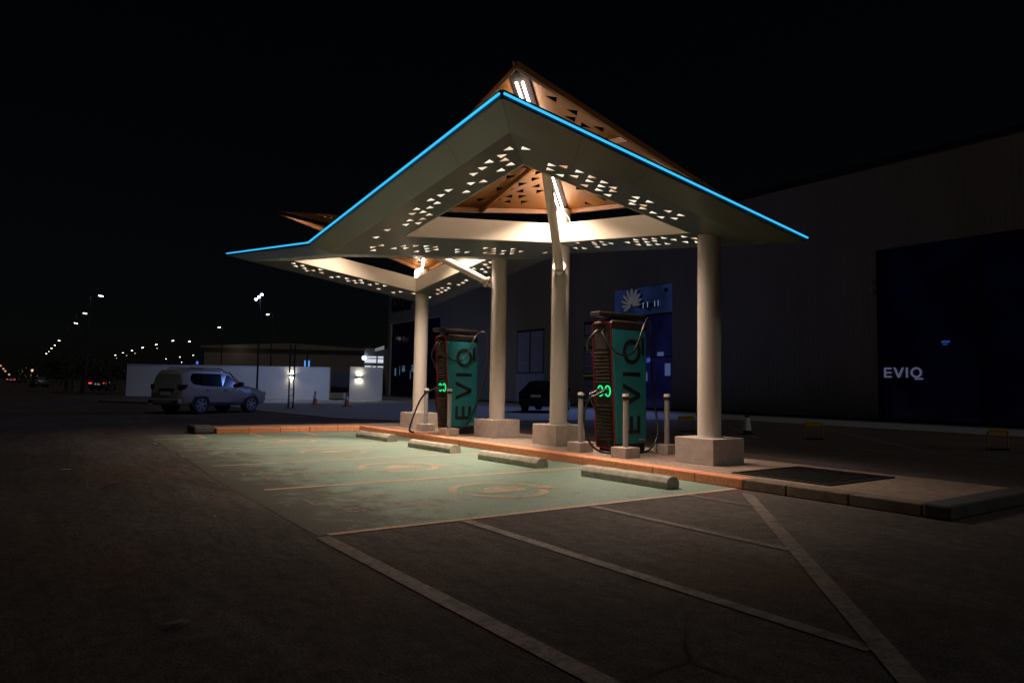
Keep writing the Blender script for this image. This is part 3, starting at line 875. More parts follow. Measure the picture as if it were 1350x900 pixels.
# ================================================================== WAREHOUSE
FX = 38.5; HT = 14.4
wh = thing('warehouse', 'long beige ribbed warehouse behind the canopy with signs, louvres and blue lit doorway', 'warehouse', (FX, 30, 0))
def ribbed(b, y0, y1, z0, z1, x=FX, pitch=.30, dep=.014):
    """trapezoid ribs standing towards the canopy"""
    y = y0; pts = []
    while y < y1-1e-4:
        for dy, dx in ((0, 0), (.17, 0), (.20, -dep), (.27, -dep)):
            if y+dy < y1: pts.append((y+dy, dx))
        y += pitch
    pts.append((y1, 0))
    for i in range(len(pts)-1):
        a, c = pts[i], pts[i+1]
        b.face([(x+a[1], a[0], z0), (x+c[1], c[0], z0), (x+c[1], c[0], z1), (x+a[1], a[0], z1)])
b = MB()
DOOR = (34.0, 39.8); REC = (-12.0, 19.3); ENT = (67.8, 80.5); L1 = (48.9, 53.1); L2 = (41.2, 43.6)
ribbed(b, 19.3, 34.0, .1, HT); ribbed(b, 34.0, 39.8, 9.2, HT); ribbed(b, 39.8, 41.2, .1, HT)
ribbed(b, 41.2, 43.6, 7.0, HT); ribbed(b, 41.2, 43.6, 4.95, 5.76); ribbed(b, 43.6, 48.9, .1, HT)
ribbed(b, 48.9, 53.1, 6.8, HT); ribbed(b, 53.1, 67.8, .1, HT); ribbed(b, 67.8, 80.5, 9.2, HT-1.5); ribbed(b, 80.5, 81.2, .1, HT-1.5)
ribbed(b, -30, -12, .1, HT); ribbed(b, -12, 19.3, 9.4, HT)
wall = b.build('front_wall', 'facade', wh, recalc=False)
b = MB(); b.face([(FX, 81.2, .1), (FX+60, 81.2, .1), (FX+60, 81.2, HT-1.5), (FX, 81.2, HT-1.5)]); b.build('end_wall', 'facade', wh)
b = MB(); b.face([(FX, -30, .1), (FX+60, -30, .1), (FX+60, -30, HT), (FX, -30, HT)])
b.build('end_wall', 'facade', wh)
b = MB(); b.face([(FX-.15, -30, HT), (FX-.15, 67.8, HT), (FX+60, 67.8, HT+4), (FX+60, -30, HT+4)])
b.box(FX-.16, FX+.1, -30, 67.8, HT-.35, HT+.02)
b.build('roof', 'facade_dark', wh)
# recessed glass bay at the right
rc = MB()
rc.box(FX+.40, FX+.45, REC[0], REC[1], .1, 9.4)
rec = rc.build('recess', 'glass_shop', wh)
b = MB(); b.box(FX+.04, FX+.40, REC[1]+.005, REC[1]+.05, .1, 9.4); b.box(FX+.04, FX+.40, REC[0]+.01, REC[1], 9.405, 9.45); b.build('reveal', 'frame_dark', rec)
b = MB()
for y in (18.9, 14.4, 9.9, 5.4, .9, -3.6): b.box(FX+.32, FX+.40, y-.06, y+.06, .1, 9.4)
for z in (3.4, 6.4): b.box(FX+.33, FX+.40, REC[0], REC[1], z-.05, z+.05)
b.build('mullion', 'frame_dark', rec)
b = MB(); k = (FX+1.1)/33.
def on_plane(px, py, X):
    d = fw2+rt3*((px-675)/F)-up3*((py-450)/F); t = X/d.x; return CP+d*t
pl = on_plane(1165.5, 497.5, FX+.26); pr = on_plane(1211, 499, FX+.26); pt = on_plane(1165.5, 484.5, FX+.26)
hh_ = pt.z-pl.z
eviq(b, lambda rr, uu, oo: (FX+.30-oo, pl.y-rr, pl.z+uu), hh_, .04, pos=(0, .92, 2.12, 2.58))
b.build('sign_lettering', 'sign_white', rec)
b = MB(); q = on_plane(1241, 449, FX+.26)
b.box(FX+.27, FX+.30, q.y-.38, q.y, q.z-.11, q.z); b.box(FX+.27, FX+.30, q.y-.26, q.y-.06, q.z-.22, q.z-.15)
b.build('lit_screen', 'screen', rec)
# doorway
dr = MB().box(FX+.25, FX+.30, DOOR[0], DOOR[1], .1, 7.1).build('entrance', 'glass_blue', wh)
b = MB()
for y in (34.06, 36.9, 39.74): b.box(FX+.12, FX+.25, y-.06, y+.06, .1, 7.1)
for z in (3.9, 7.05): b.box(FX+.13, FX+.25, DOOR[0], DOOR[1], z-.05, z+.05)
b.build('door_frame', 'frame_dark', dr)
M['notice'] = emit('lit notice', (.22, .30, .75), .22, False)
for q_ in ((35.0, 35.6, 3.95, 4.25), (34.35, 34.85, 2.5, 3.4), (36.6, 37.3, 2.1, 2.75)):
    MB().box(FX+.2, FX+.24, *q_).build('door_notice', 'notice', dr)
b = MB()
def fan(b, cyy, czz, r, x, dep, n=9, a0=10, a1=190, ph=0.):
    for i in range(n):
        w = R_(a0+(a1-a0)*i/(n-1)); L = r*(.62+.38*math.sin(math.pi*(i+.6)/n))
        c, s_ = math.cos(w), math.sin(w)
        pts = []
        for t, hw in ((.12, .015), (.45, .055), (.8, .072), (1., .02)):
            pts.append((t, hw))
        poly = [(c*t*L-s_*hw*r, s_*t*L+c*hw*r) for t, hw in pts]+[(c*t*L+s_*hw*r, s_*t*L-c*hw*r) for t, hw in pts[::-1]]
        b.prism(poly, lambda u, v, hh: (x-hh, cyy-u, czz+v), dep)
fan(b, 36.4, 4.05-.5, .45, FX+.24, .02)
b.build('door_emblem', emit('small blue emblem', (.15, .2, 1.), .3, False), dr)
sg = MB().box(FX-.10, FX+.15, DOOR[0], DOOR[1], 7.15, 9.2).build('sign_panel', 'sign_blue', wh)
b = MB(); fan(b, 37.9, 7.85, 1.35, FX-.10, .10, n=10, a0=5, a1=200)
b.build('emblem', 'logo_fan', sg)
b = MB(); fan(b, 37.75, 7.80, 1.42, FX-.10, .03, n=10, a0=-2, a1=193); b.build('emblem_shadow_plate', 'backing', sg)  # dark offset fan, painted in as the emblem's shadow
me = text_mesh('intgels', .78, .10)
mtx = Matrix.Translation((FX-.18, 37.05, 7.55)) @ Matrix(((0, 0, -1, 0), (-1, 0, 0, 0), (0, 1, 0, 0), (0, 0, 0, 1)))
b = MB(); add_mesh(b, me, mtx); b.build('lettering', 'logo', sg)
b = MB(); b.cyl((FX-.12, 34.45, 8.75), (FX-.16, 34.45, 8.75), .16, n=16); b.build('round_vent', 'frame_dark', sg)
for (yy, zz) in ((36.62, 7.58), (36.18, 7.60), (35.46, 7.62), (35.12, 7.62)):
    MB().box(FX-.25, FX-.24, yy-.03, yy+.03, zz, zz+.42).build('letter_glow', 'logo_edge', sg)
# louvres
def louvre(y0, y1, z0, z1, split):
    f = MB(); f.box(FX+.02, FX+.22, y0, y1, z0, z1)
    fr = f.build('louvre_window', 'frame_dark', wh)
    b = MB(); parts = [(y0+.15, (y0+y1)/2-.1), ((y0+y1)/2+.1, y1-.15)] if split else [(y0+.15, y1-.15)]
    for a, c in parts:
        z = z0+.2
        while z < z1-.25:
            b.face([(FX+.015, a, z), (FX+.015, c, z), (FX-.07, c, z-.10), (FX-.07, a, z-.10)])
            b.face([(FX+.015, a, z), (FX+.015, c, z), (FX-.02, c, z+.11), (FX-.02, a, z+.11)])
            z += .22
    b.build('slats', 'louvre', fr, recalc=False)
louvre(48.9, 53.1, 2.75, 6.8, True); louvre(41.2, 43.6, 2.6, 4.95, False); louvre(41.2, 43.6, .3, 2.45, False); louvre(41.2, 43.6, 5.76, 7.0, False)
b = MB(); b.box(FX-.03, FX+.05, 48.9, 53.1, .1, 2.74); b.build('wall_panel', 'louvre', wh)
# far entrance with the parapet sign
en = MB().box(FX+.3, FX+.35, ENT[0], ENT[1], .1, 9.2).build('entrance', 'glass_shop', wh)
b = MB()
for i in range(6): b.box(FX+.2, FX+.3, ENT[0]+.1+i*2.5-.06, ENT[0]+.1+i*2.5+.06, .1, 9.2)
for z in (3.6, 6.4): b.box(FX+.21, FX+.3, ENT[0], ENT[1], z-.05, z+.05)
b.build('mullion', 'frame_dark', en)
M['display'] = emit('showroom display', (.25, .6, .9), .16, False)
for yy, zz, w_, h2 in ((79.2, 2.6, .35, 1.0), (77.9, 2.7, .35, 1.1), (76.8, 3.1, .7, .7), (74.2, 3.1, .8, .8), (75.2, 2.2, .25, 1.0)): MB().box(FX+.27, FX+.29, yy, yy+w_, zz, zz+h2).build('lit_display', 'display', en)
me = text_mesh('GROUP', 1., .25)
w_ = max(v.co.x for v in me.vertices); h_ = max(v.co.y for v in me.vertices)
q0 = on_plane(516.5, 412, FX-.2); q1 = on_plane(543, 411, FX-.2); qt = on_plane(516.5, 394.5, FX-.2)
mtx = Matrix.Translation((FX-.2, q0.y, q0.z)) @ Matrix(((0, 0, -1, 0), (-(q0.y-q1.y)/w_, 0, 0, 0), (0, (qt.z-q0.z)/h_, 0, 0), (0, 0, 0, 1)))
b = MB(); add_mesh(b, me, mtx); b.build('sign_lettering', 'frame_dark', wh)
for i in range(2):
    q = on_plane(1153.5, (372, 383.5)[i], FX)
    c = thing('security_camera', ('upper' if i == 0 else 'lower')+' of the two small pale cameras on the warehouse corner by the dark glass bay', 'security camera', (FX-.08, q.y, q.z))
    b = MB(); b.box(-.34, -.06, -.09, .09, -.08, .08); b.build('housing', 'reflect', c, bevel=.02, world=False)
    b = MB(); b.box(-.1, .06, -.03, .03, -.14, -.08); b.build('bracket', 'frame_dark', c, world=False)

# ================================================================== BOUNDARY WALLS, LAMPS, FAR BUILDINGS
def wall_seg(p, q, hgt, th, label):
    w = thing('boundary_wall', label, 'wall', (*p, 0))
    a = Vector(p); c = Vector(q); d = (c-a).normalized(); n = Vector((-d.y, d.x))*th/2
    poly = [tuple(a+n), tuple(c+n), tuple(c-n), tuple(a-n)]
    MB().prism(poly, lambda u, v, hh: (u, v, hh), hgt).build('wall_body', 'white_wall', w, bevel=.01)
    n2 = n*1.25; poly = [tuple(a+n2), tuple(c+n2), tuple(c-n2), tuple(a-n2)]
    MB().prism(poly, lambda u, v, hh: (u, v, hgt+.003+hh), .07).build('coping', 'white_wall', w, bevel=.01)
    return w
pA0 = at(168, 500, 64).to_2d(); pA1 = at(435, 500, 61.5).to_2d(); pB0 = at(461, 500, 62).to_2d(); pB1 = at(504, 500, 63).to_2d()
wall_seg(pA0, pA1, 2.85, .3, 'long white boundary wall behind the parked white car')
wall_seg(pB0, pB1, 2.95, .3, 'short white boundary wall beside the dark gateway, left of the far column')
def wall_lamp(px, py, a, c, label):
    t = (px-435)/(a-435) if False else 0
    d = fw2+rt3*((px-675)/F)-up3*((py-450)/F)
    a = Vector(a); c = Vector(c); e = c-a; nrm = Vector((e.y, -e.x)).normalized()
    if nrm.dot(Vector((d.x, d.y))) > 0: nrm = -nrm
    tt = (a-CP.to_2d()).dot(nrm)/Vector((d.x, d.y)).dot(nrm)
    p = CP+d*tt+Vector((*(nrm*.17), 0))
    l = thing('wall_lamp', label, 'wall lamp', p, math.atan2(e.y, e.x))
    b = MB(); b.box(-.09, .09, -.07, .07, -.16, .16); b.build('lamp_body', 'frame_dark', l, world=False)
    MB().box(-.07, .07, -.06, .06, .161, .175).build('light_slot', 'wall_glow', l, world=False)
    MB().box(-.07, .07, -.06, .06, -.175, -.161).build('light_slot', 'wall_glow', l, world=False)
    b = MB(); b.box(-.45, -.09, -.03, .03, -.03, .03); b.box(.09, .45, -.03, .03, -.03, .03); b.build('arm', 'frame_dark', l, world=False)
wall_lamp(385, 495, pA0, pA1, 'lit up and down wall lamp on the long white wall behind the twin posts')
wall_lamp(473, 497, pB0, pB1, 'lit up and down wall lamp on the short white wall')

# twin post frame
pp = at(383, 541, 38.3); pp.z = .1
po = thing('post_frame', 'slim dark twin post frame with rungs standing on the paved forecourt', 'post', pp, -YAW)
for s_ in (-.13, .13):
    MB().box(s_-.035, s_+.035, -.035, .035, .02, 3.5).build('upright', 'frame_dark', po, world=False)
    b = MB(); b.box(s_-.2, s_+.12, -.12, .12, 0, .03); b.build('foot_plate', 'frame_dark', po, world=False)
b = MB()
for i in range(9): b.box(-.095, .095, -.02, .02, .3+i*.37, .33+i*.37)
b.build('rungs', 'frame_dark', po, world=False)

def cone(px, py, label, kind):
    d = fw2+rt3*((px-675)/F)-up3*((py-450)/F); zb = .10 if kind != 2 else .004
    t = (zb-CP.z)/d.z; p = CP+d*t
    c = thing('traffic_cone', label, 'traffic cone', p, random.random())
    s = 1.1
    b = MB(); b.box(-.2*s, .2*s, -.2*s, .2*s, 0, .04); b.build('base', 'black' if kind else 'orange_cone', c, world=False, bevel=.01)
    b = MB(); b.cyl((0, 0, .04), (0, 0, .80*s), .14*s, .035*s, 20); b.build('body', 'orange_cone' if kind < 2 else 'black', c, smooth=True, world=False)
    b = MB(); z0, z1 = (.36*s, .58*s) if kind < 2 else (.12*s, .52*s)
    rr = lambda z: .14*s+(.035*s-.14*s)*(z-.04)/(.80*s-.04)+.004
    b.cyl((0, 0, z0), (0, 0, z1), rr(z0), rr(z1), 20, caps=False); b.build('reflective_band', 'cone_white', c, smooth=True, world=False)
cone(415, 533, 'orange traffic cone with a white band in front of the long white wall', 0)
cone(457, 535.5, 'dull traffic cone by the dark gateway between the white walls', 1)
cone(985, 572, 'dark and white traffic cone on the asphalt behind the right hand column', 2)

# yellow folding parking guards
for px, py, w_, lb in ((1073, 579, .60, 'yellow parking guard frame behind the island, right of the drain grate end'), (1316, 593, .62, 'yellow parking guard frame at the far right edge, largest of the three'), (905, 569, .60, 'yellow parking guard frame half hidden beside the right hand column')):
    d = fw2+rt3*((px-675)/F)-up3*((py-450)/F); t = (.004-CP.z)/d.z; p = CP+d*t
    g = thing('parking_guard', lb, 'parking guard', p, -YAW+.15, 'yellow parking guards')
    MB().tube([(-w_/2, 0, .01), (-w_/2, 0, .50), (-w_/2+.05, 0, .55), (w_/2-.05, 0, .55), (w_/2, 0, .50), (w_/2, 0, .01)], .022, 8).build('hoop', 'yellow', g, world=False, smooth=True)
    b = MB(); b.box(-w_/2+.03, w_/2-.03, -.012, .012, .42, .53); b.build('warning_plate', 'yellow', g, world=False)
    b = MB(); b.box(-w_/2+.02, w_/2-.02, -.10, .10, 0, .05); b.build('base_plate', 'black', g, world=False, bevel=.01)

# far low shed, lit building, blue light column
sh = thing('long_shed', 'long dim tan shed rising behind the white boundary wall', 'shed', at(380, 490, 115).to_2d().to_3d(), -YAW+.10)
b = MB(); b.box(-13.5, 13, 0, 14, 0, 7.0); b.build('wall', 'tan_wall', sh, world=False)
b = MB(); b.prism([(-14, 7.003), (13.4, 7.003), (13.4, 7.35), (0, 8.0), (-14, 7.3)], lambda u, v, hh: (u, -.4+hh, v), 15); b.build('roof', 'tan_wall', sh, world=False)
lb_ = thing('lit_building', 'pale block with lit windows seen over the short white wall', 'building', at(492, 500, 95).to_2d().to_3d(), -YAW)
b = MB(); b.box(-1.3, 1.4, 0, 6, 0, 6.4); b.build('wall', 'grey_wall', lb_, world=False)
z95 = lambda py: at(490, py, 95).z
for x0, x1, ya, yb in ((-1.2, .33, 469.5, 471.5), (.55, 1.3, 469.5, 471.5), (-1.2, .33, 473, 478), (.55, 1.3, 473, 478), (-1.2, -.35, 482, 485), (-.15, .33, 482.5, 485), (.55, 1.3, 482.5, 485)):
    b = MB(); b.box(x0, x1, -.05, .02, z95(yb), z95(ya)); b.build('window', 'win_lit', lb_, world=False)
b = MB(); b.prism([(.1, z95(463)), (1.38, z95(460)), (1.38, z95(455)), (.15, z95(459))], lambda u, v, hh: (u, -.04+hh, v), .05); b.build('stair_panel', emit('lit stair panel', (.6, .6, .62), .25, False), lb_, world=False)
b = MB(); b.cyl((-1.3, -.25, z95(472)), (-1.3, -.05, z95(472)), .26, n=12); b.build('lamp', 'lamp_cool', lb_, world=False)
bt = thing('light_column', 'pair of short blue light tubes on a mast above the white wall', 'light', at(404, 500, 80).to_2d().to_3d(), -YAW)
b = MB(); b.box(-.08, .08, .05, .2, 0, at(404, 474, 80).z+.7); b.build('mast', 'frame_dark', bt, world=False)
for s_ in (-.24, .22):
    b = MB(); b.box(s_-.07, s_+.07, -.02, .04, at(404, 483, 80).z, at(404, 475, 80).z); b.build('light_tube', 'blue_tube', bt, world=False)
# dark gateway between the two walls
gt = thing('gateway', 'dark closed gate set back between the two white walls', 'gate', at(448, 520, 66).to_2d().to_3d(), -YAW)
b = MB(); b.box(-1.5, 1.3, 0, .1, .1, 2.6); b.build('gate_leaf', 'frame_dark', gt, world=False)
b = MB(); b.box(-.55, 1.0, -2.0, -1.7, .1, .65); b.build('gate_sill', 'white_wall', gt, world=False)

# ================================================================== STREET LAMPS
lamp_n = 0
def ordinal(i): return ['first', 'second', 'third', 'fourth', 'fifth', 'sixth', 'seventh', 'eighth', 'ninth', 'tenth', 'eleventh', 'twelfth', 'thirteenth', 'fourteenth', 'fifteenth', 'sixteenth'][i]
lamp_mesh = {}
def street_lamp(px, py, depth, label, group, side=1, arm=1.2, size=1., glow='lamp_white', pole=True):
    p = at(px, py, depth)
    r = thing('street_lamp', label, 'street lamp', (p.x, p.y, 0), -YAW+.2*side, group)
    hz = p.z; s = size
    if pole:
        MB().cyl((side*arm, 0, 0), (side*arm, 0, hz+.1), .11, .06, 8).tube([(side*arm, 0, hz+.05), (side*arm*.6, 0, hz+.18), (0, 0, hz+.10)], .045, 6).build('pole', 'pole', r, world=False)
    else:
        MB().cyl((0, .25, 0), (0, .25, hz+.1), .11, .06, 8).build('pole', 'pole', r, world=False)
    tl = -.16*side
    s = s*.5; hm = Matrix.Translation((0, 0, hz)) @ Matrix.Rotation(tl, 4, 'Y')
    b = MB(); b.box(-.45*s, .45*s, -.16*s, .16*s, .04, .13, hm); b.build('lamp_head', 'pole', r, world=False)
    b = MB(); b.box(-.40*s, .40*s, -.14*s, .14*s, -.10*s, .037, hm); b.build('lamp_glow', glow, r, world=False)
rowA = [(133, 390), (112, 413), (100, 426), (78, 449), (72, 455), (68, 459), (64, 463), (61, 466)]
for i, (px, py) in enumerate(rowA):
    hy = 497.5+.0182*(px-20); d = 8*F/(hy-py)
    street_lamp(px, py, d, 'lit street lamp at the left, %s of its row counting down towards the horizon' % ordinal(i), 'street lamps in the left row', side=-1, size=1.05 if i < 3 else 1.0)
rowB = [(152, 468), (162, 465), (174, 462), (188, 458), (206, 454), (228, 449), (250, 450)]
for i, (px, py) in enumerate(rowB):
    hy = 497.5+.0182*(px-20); d = 7.6*F/(hy-py)
    street_lamp(px, py, d, 'lit street lamp left above the white car, %s of the upper row from the left' % ordinal(i), 'street lamps in the upper middle row', side=1, size=.9)
rowC = [(153.5, 472), (167, 468.5), (178, 465.5), (207, 459), (219, 473), (237, 470.5), (239.5, 477.5), (255, 468)]
for i, (px, py) in enumerate(rowC):
    hy = 497.5+.0182*(px-20); d = 7.*F/(hy-py)
    street_lamp(px, py, d, 'small lit street lamp above the white car, %s of the lower row from the left' % ordinal(i), 'street lamps in the lower middle row', side=1, size=.8 if i > 3 else .6, pole=False, glow='lamp_white' if i > 3 else 'lamp_dim')
street_lamp(289, 431.5, 102, 'lit street lamp on a tall pole rising behind the roof of the white car', None, side=1, size=.85, arm=.5)
street_lamp(353, 414.5, 81, 'lit street lamp on the tallest pole, below the blue white floodlights', None, side=1, size=.75, arm=.55)
for px, py, lb2 in ((278, 464, 'bright round lamp just left of the tall pole over the white car'), (309, 460.5, 'brightest round warm lamp right of the tall pole over the white car'), (343.5, 456.5, 'small round lamp left of the tallest pole behind the shed')):
    p = at(px, py, 120)
    r = thing('street_lamp', lb2, 'street lamp', (p.x, p.y, 0), -YAW)
    MB().cyl((0, .5, 0), (0, .5, p.z), .1, .07, 8).build('pole', 'pole', r, world=False)
    b = MB(); bmesh.ops.create_icosphere(b.bm, subdivisions=2, radius=.55 if px < 340 else .36, matrix=Matrix.Translation((0, 0, p.z))); b.build('lamp_glow', 'lamp_white' if px != 309 else 'lamp_warm', r, world=False, smooth=True)
pl_ = bpy.data.lights.new('yard_lamp', 'POINT'); pl_.energy = 10; pl_.color = (1., .85, .6); pl_.shadow_soft_size = .5
po_ = bpy.data.objects.new('yard_lamp', pl_); COL.objects.link(po_); po_.location = at(309, 460.5, 112)
p = at(260, 478, 150)
r = thing('beacon_lamp', 'tiny blue lamp low over the roof of the white car', 'lamp', (p.x, p.y, 0))
MB().cyl((0, .3, 0), (0, .3, p.z), .08, n=6).build('pole', 'pole', r, world=False); b = MB(); b.box(-.2, .2, -.1, .1, p.z-.3, p.z+.3); b.build('lamp_glow', emit('blue beacon', (.15, .15, 1.), .9, False), r, world=False)
# warm lamps on the road at the far left edge
for i, (px, py) in enumerate(((1, 482), (4.5, 486), (7, 489), (12, 493.5))):
    p = at(px, py, 300+60*i); r = thing('street_lamp', 'tiny warm road lamp at the left edge, %s from the top of its falling row' % ordinal(i), 'street lamp', (p.x, p.y, 0), -YAW, 'warm road lamps at the left edge')
    MB().cyl((0, .5, 0), (0, .5, p.z), .1, n=6).build('pole', 'pole', r, world=False)
    b = MB(); bmesh.ops.create_icosphere(b.bm, subdivisions=1, radius=.38+.1*i, matrix=Matrix.Translation((0, 0, p.z))); b.build('lamp_glow', emit('far road lamp', (1., .55, .28), .7, False), r, world=False)
p = at(42.5, 488, 220); r = thing('street_lamp', 'lone warm lamp low at the left between the road and the dark trees', 'street lamp', (p.x, p.y, 0), -YAW)
MB().cyl((0, .5, 0), (0, .5, p.z), .1, n=6).build('pole', 'pole', r, world=False); b = MB(); bmesh.ops.create_icosphere(b.bm, subdivisions=1, radius=.40, matrix=Matrix.Translation((0, 0, p.z))); b.build('lamp_glow', emit('lone road lamp', (1., .62, .38), 1.2, False), r, world=False)

rng = random.Random(5); b = MB()
for k in range(34):
    px = rng.choice((rng.uniform(18, 62), rng.uniform(110, 165), rng.uniform(25, 45))); p = at(px, rng.uniform(484, 499), rng.uniform(420, 700))
    bmesh.ops.create_icosphere(b.bm, subdivisions=1, radius=rng.uniform(.10, .30), matrix=Matrix.Translation(p))
o = b.build('distant_lights', emit('far town lights', (1., .72, .5), .45, False), None, world=False); tag(o, 'faint scatter of far town lights low on the left horizon', 'lights', kind='stuff')
# floodlight mast: three cool lamps
p = at(341, 391.5, 50)
fl = thing('floodlight_mast', 'mast with three blue white floodlights above the white wall', 'floodlight', (p.x, p.y, .1), -YAW)
MB().cyl((0, .4, 0), (0, .4, p.z-.1), .08, .05, 8).build('pole', 'edge_dark', fl, world=False)
dirv = Vector((.20, 0, .17))
for k in (-1, 0, 1):
    c = Vector((0, 0, p.z-.1))+dirv*k
    MB().cyl(c+Vector((0, .12, .02)), c,   .085, .085, 14).build('lamp', 'lamp_cool', fl, world=False)
def spot(name, loc, target, power, color, ang=120, blend=.8, rad=.25):
    ld = bpy.data.lights.new(name, 'SPOT'); ld.energy = power; ld.color = color; ld.spot_size = R_(ang); ld.spot_blend = blend; ld.shadow_soft_size = rad
    o = bpy.data.objects.new(name, ld); COL.objects.link(o); o.location = loc
    o.rotation_euler = (Vector(target)-Vector(loc)).to_track_quat('-Z', 'Y').to_euler(); return o
spot('floodlight_lamp', at(341, 391.5, 50)+Vector((.5, 1.2, -.2)), (19, 60, 0), 1150, (.40, .55, 1.), 150)
# added blue fill spot and arm at the eaves, no lamp known there
el = MB().box(FX-1.25, FX-.05, 29.95, 30.05, 12.55, 12.62)
el.build('fill_arm', 'frame_dark', wh)
spot('eaves_fill', (FX-1.3, 30, 12.4), (20, 35, 0), 4500, (.19, .33, 1.), 92)

# ================================================================== VEHICLES
def vehicle(name, label, loc, heading, s, paint, stations, wheels, windows, rear, group=None, rails=True, detail=True):
    """stations: (x, z_sill, z_belt, z_roof, half_width, half_width_roof), x from the tail forwards"""
    r = thing(name, label, 'car', loc, heading, group)
    b = MB(); rings = []
    for x, zs, zb, zr, w, wt in stations:
        half = [(0, zs), (w*.86, zs), (w*.985, zs+.14), (w, (zs+zb)*.55), (w*.975, zb), (wt, zr-.07), (wt-.12, zr), (0, zr+.015)]
        ring = [(y, z) for y, z in half]+[(-y, z) for y, z in half[-2:0:-1]]
        rings.append([b.bm.verts.new((x*s, y*s, z*s)) for y, z in ring])
    n = len(rings[0])
    for a, c in zip(rings, rings[1:]):
        for i in range(n): b.bm.faces.new((a[i], a[(i+1) % n], c[(i+1) % n], c[i]))
    b.bm.faces.new(rings[0]); b.bm.faces.new(rings[-1][::-1])
    body = b.build('body', paint, r, smooth=True, world=False)
    def side_y(x, z):
        for a, c in zip(stations, stations[1:]):
            if a[0] <= x <= c[0]:
                t = (x-a[0])/(c[0]-a[0]); st = [a[i]+(c[i]-a[i])*t for i in range(6)]
                zb, zr, w, wt = st[2], st[3]-.07, st[4]*.975, st[5]
                if z <= zb: return st[4]*.99
                return w+(wt-w)*min(1, (z-zb)/max(.01, zr-zb))
        return stations[-1][4]
    for poly in windows:
        for sg_ in (1, -1):
            b = MB(); vs = [(x*s, sg_*(side_y(x, z)+.012)*s, z*s) for x, z in poly]
            b.face(vs if sg_ > 0 else vs[::-1]); b.build('side_window', 'glass', r, world=False)
    for (x0, x1, rad) in wheels:
        for sg_ in (1, -1):
            x = x0; yo = sg_*(side_y(x, .7)-.02)*s; yi = sg_*(side_y(x, .7)-.26)*s
            ar = MB(); pts = [((x+(rad+.09)*math.cos(w)), sg_*(side_y(x, .7)+.006), rad+(rad+.09)*math.sin(w)) for w in [R_(-8+196*k/16) for k in range(17)]]
            ctr = (x*s, sg_*(side_y(x, .7)+.008)*s, rad*s)
            c0 = ar.bm.verts.new(ctr); pv = [ar.bm.verts.new((p_[0]*s, p_[1]*s, p_[2]*s)) for p_ in pts]
            for a_, c_ in zip(pv, pv[1:]): ar.bm.faces.new((c0, a_, c_))
            ar.build('wheel_arch', 'black', r, world=False)
            wl = MB().cyl((x*s, yi, rad*s), (x*s, yo+sg_*.035*s, rad*s), rad*s, n=28).build('wheel', 'rubber', r, world=False, bevel=.03, smooth=True)
            if detail:
                rb = MB(); yy = yo+sg_*.042*s
                rb.cyl((x*s, yy, rad*s), (x*s, yy+sg_*.01, rad*s), .09*s, n=12)
                for k in range(6):
                    w = R_(60*k+15); d = Vector((math.cos(w), 0, math.sin(w))); q = Vector((-d.z, 0, d.x))
                    a0 = Vector((x*s, yy, rad*s)); pts_ = [a0+d*.05*s-q*.05*s, a0+d*rad*.66*s-q*.035*s, a0+d*rad*.66*s+q*.035*s, a0+d*.05*s+q*.05*s]
                    rb.face(pts_ if sg_ < 0 else pts_[::-1])
                ring_poly(rb, 0, 0, rad*.62*s, rad*.70*s, lambda u, v, hh: (x*s+u, yy+sg_*hh, rad*s+v), .012, n=24)
                rb.build('rim', 'alloy', wl, world=False)
    rear(r, s, stations, body)
    if rails:
        for sg_ in (1, -1):
            y = sg_*.60*s
            MB().tube([(.55*s, y, 1.87*s), (.65*s, y, 1.94*s), (2.3*s, y, 1.945*s), (2.42*s, y, 1.88*s)], .022*s, 6).build('roof_rail', 'pole', r, world=False)
    if detail:
        for sg_ in (1, -1):
            xm = 3.05 if rails else 2.9
            zz = 1.18 if rails else 1.0
            b = MB(); b.box((xm-.08)*s, (xm+.10)*s, min(sg_*.93, sg_*1.14)*s, max(sg_*.93, sg_*1.14)*s, zz*s, (zz+.20)*s); b.build('wing_mirror', 'black', r, world=False, bevel=.03)
    return r

suv_st = [(0.00, .50, .92, .98, .80, .74), (.05, .40, 1.08, 1.12, .90, .80), (.12, .38, 1.14, 1.66, .94, .74), (.30, .37, 1.15, 1.83, .955, .76), (.8, .36, 1.15, 1.88, .96, .76),
          (1.9, .36, 1.14, 1.89, .96, .76), (2.6, .36, 1.13, 1.83, .96, .75), (3.0, .36, 1.13, 1.60, .96, .74), (3.42, .36, 1.12, 1.24, .955, .80), (3.9, .36, 1.06, 1.17, .95, .80), (4.5, .38, .98, 1.08, .92, .76), (4.78, .42, .84, .90, .82, .66), (4.86, .50, .70, .76, .70, .55)]
suv_win = [[(.62, 1.26), (1.20, 1.19), (1.20, 1.72), (.66, 1.72), (.52, 1.60), (.50, 1.42)], [(1.215, 1.19), (2.10, 1.17), (2.10, 1.72), (1.215, 1.72)], [(2.115, 1.17), (3.10, 1.16), (2.72, 1.56), (2.45, 1.70), (2.115, 1.72)]]
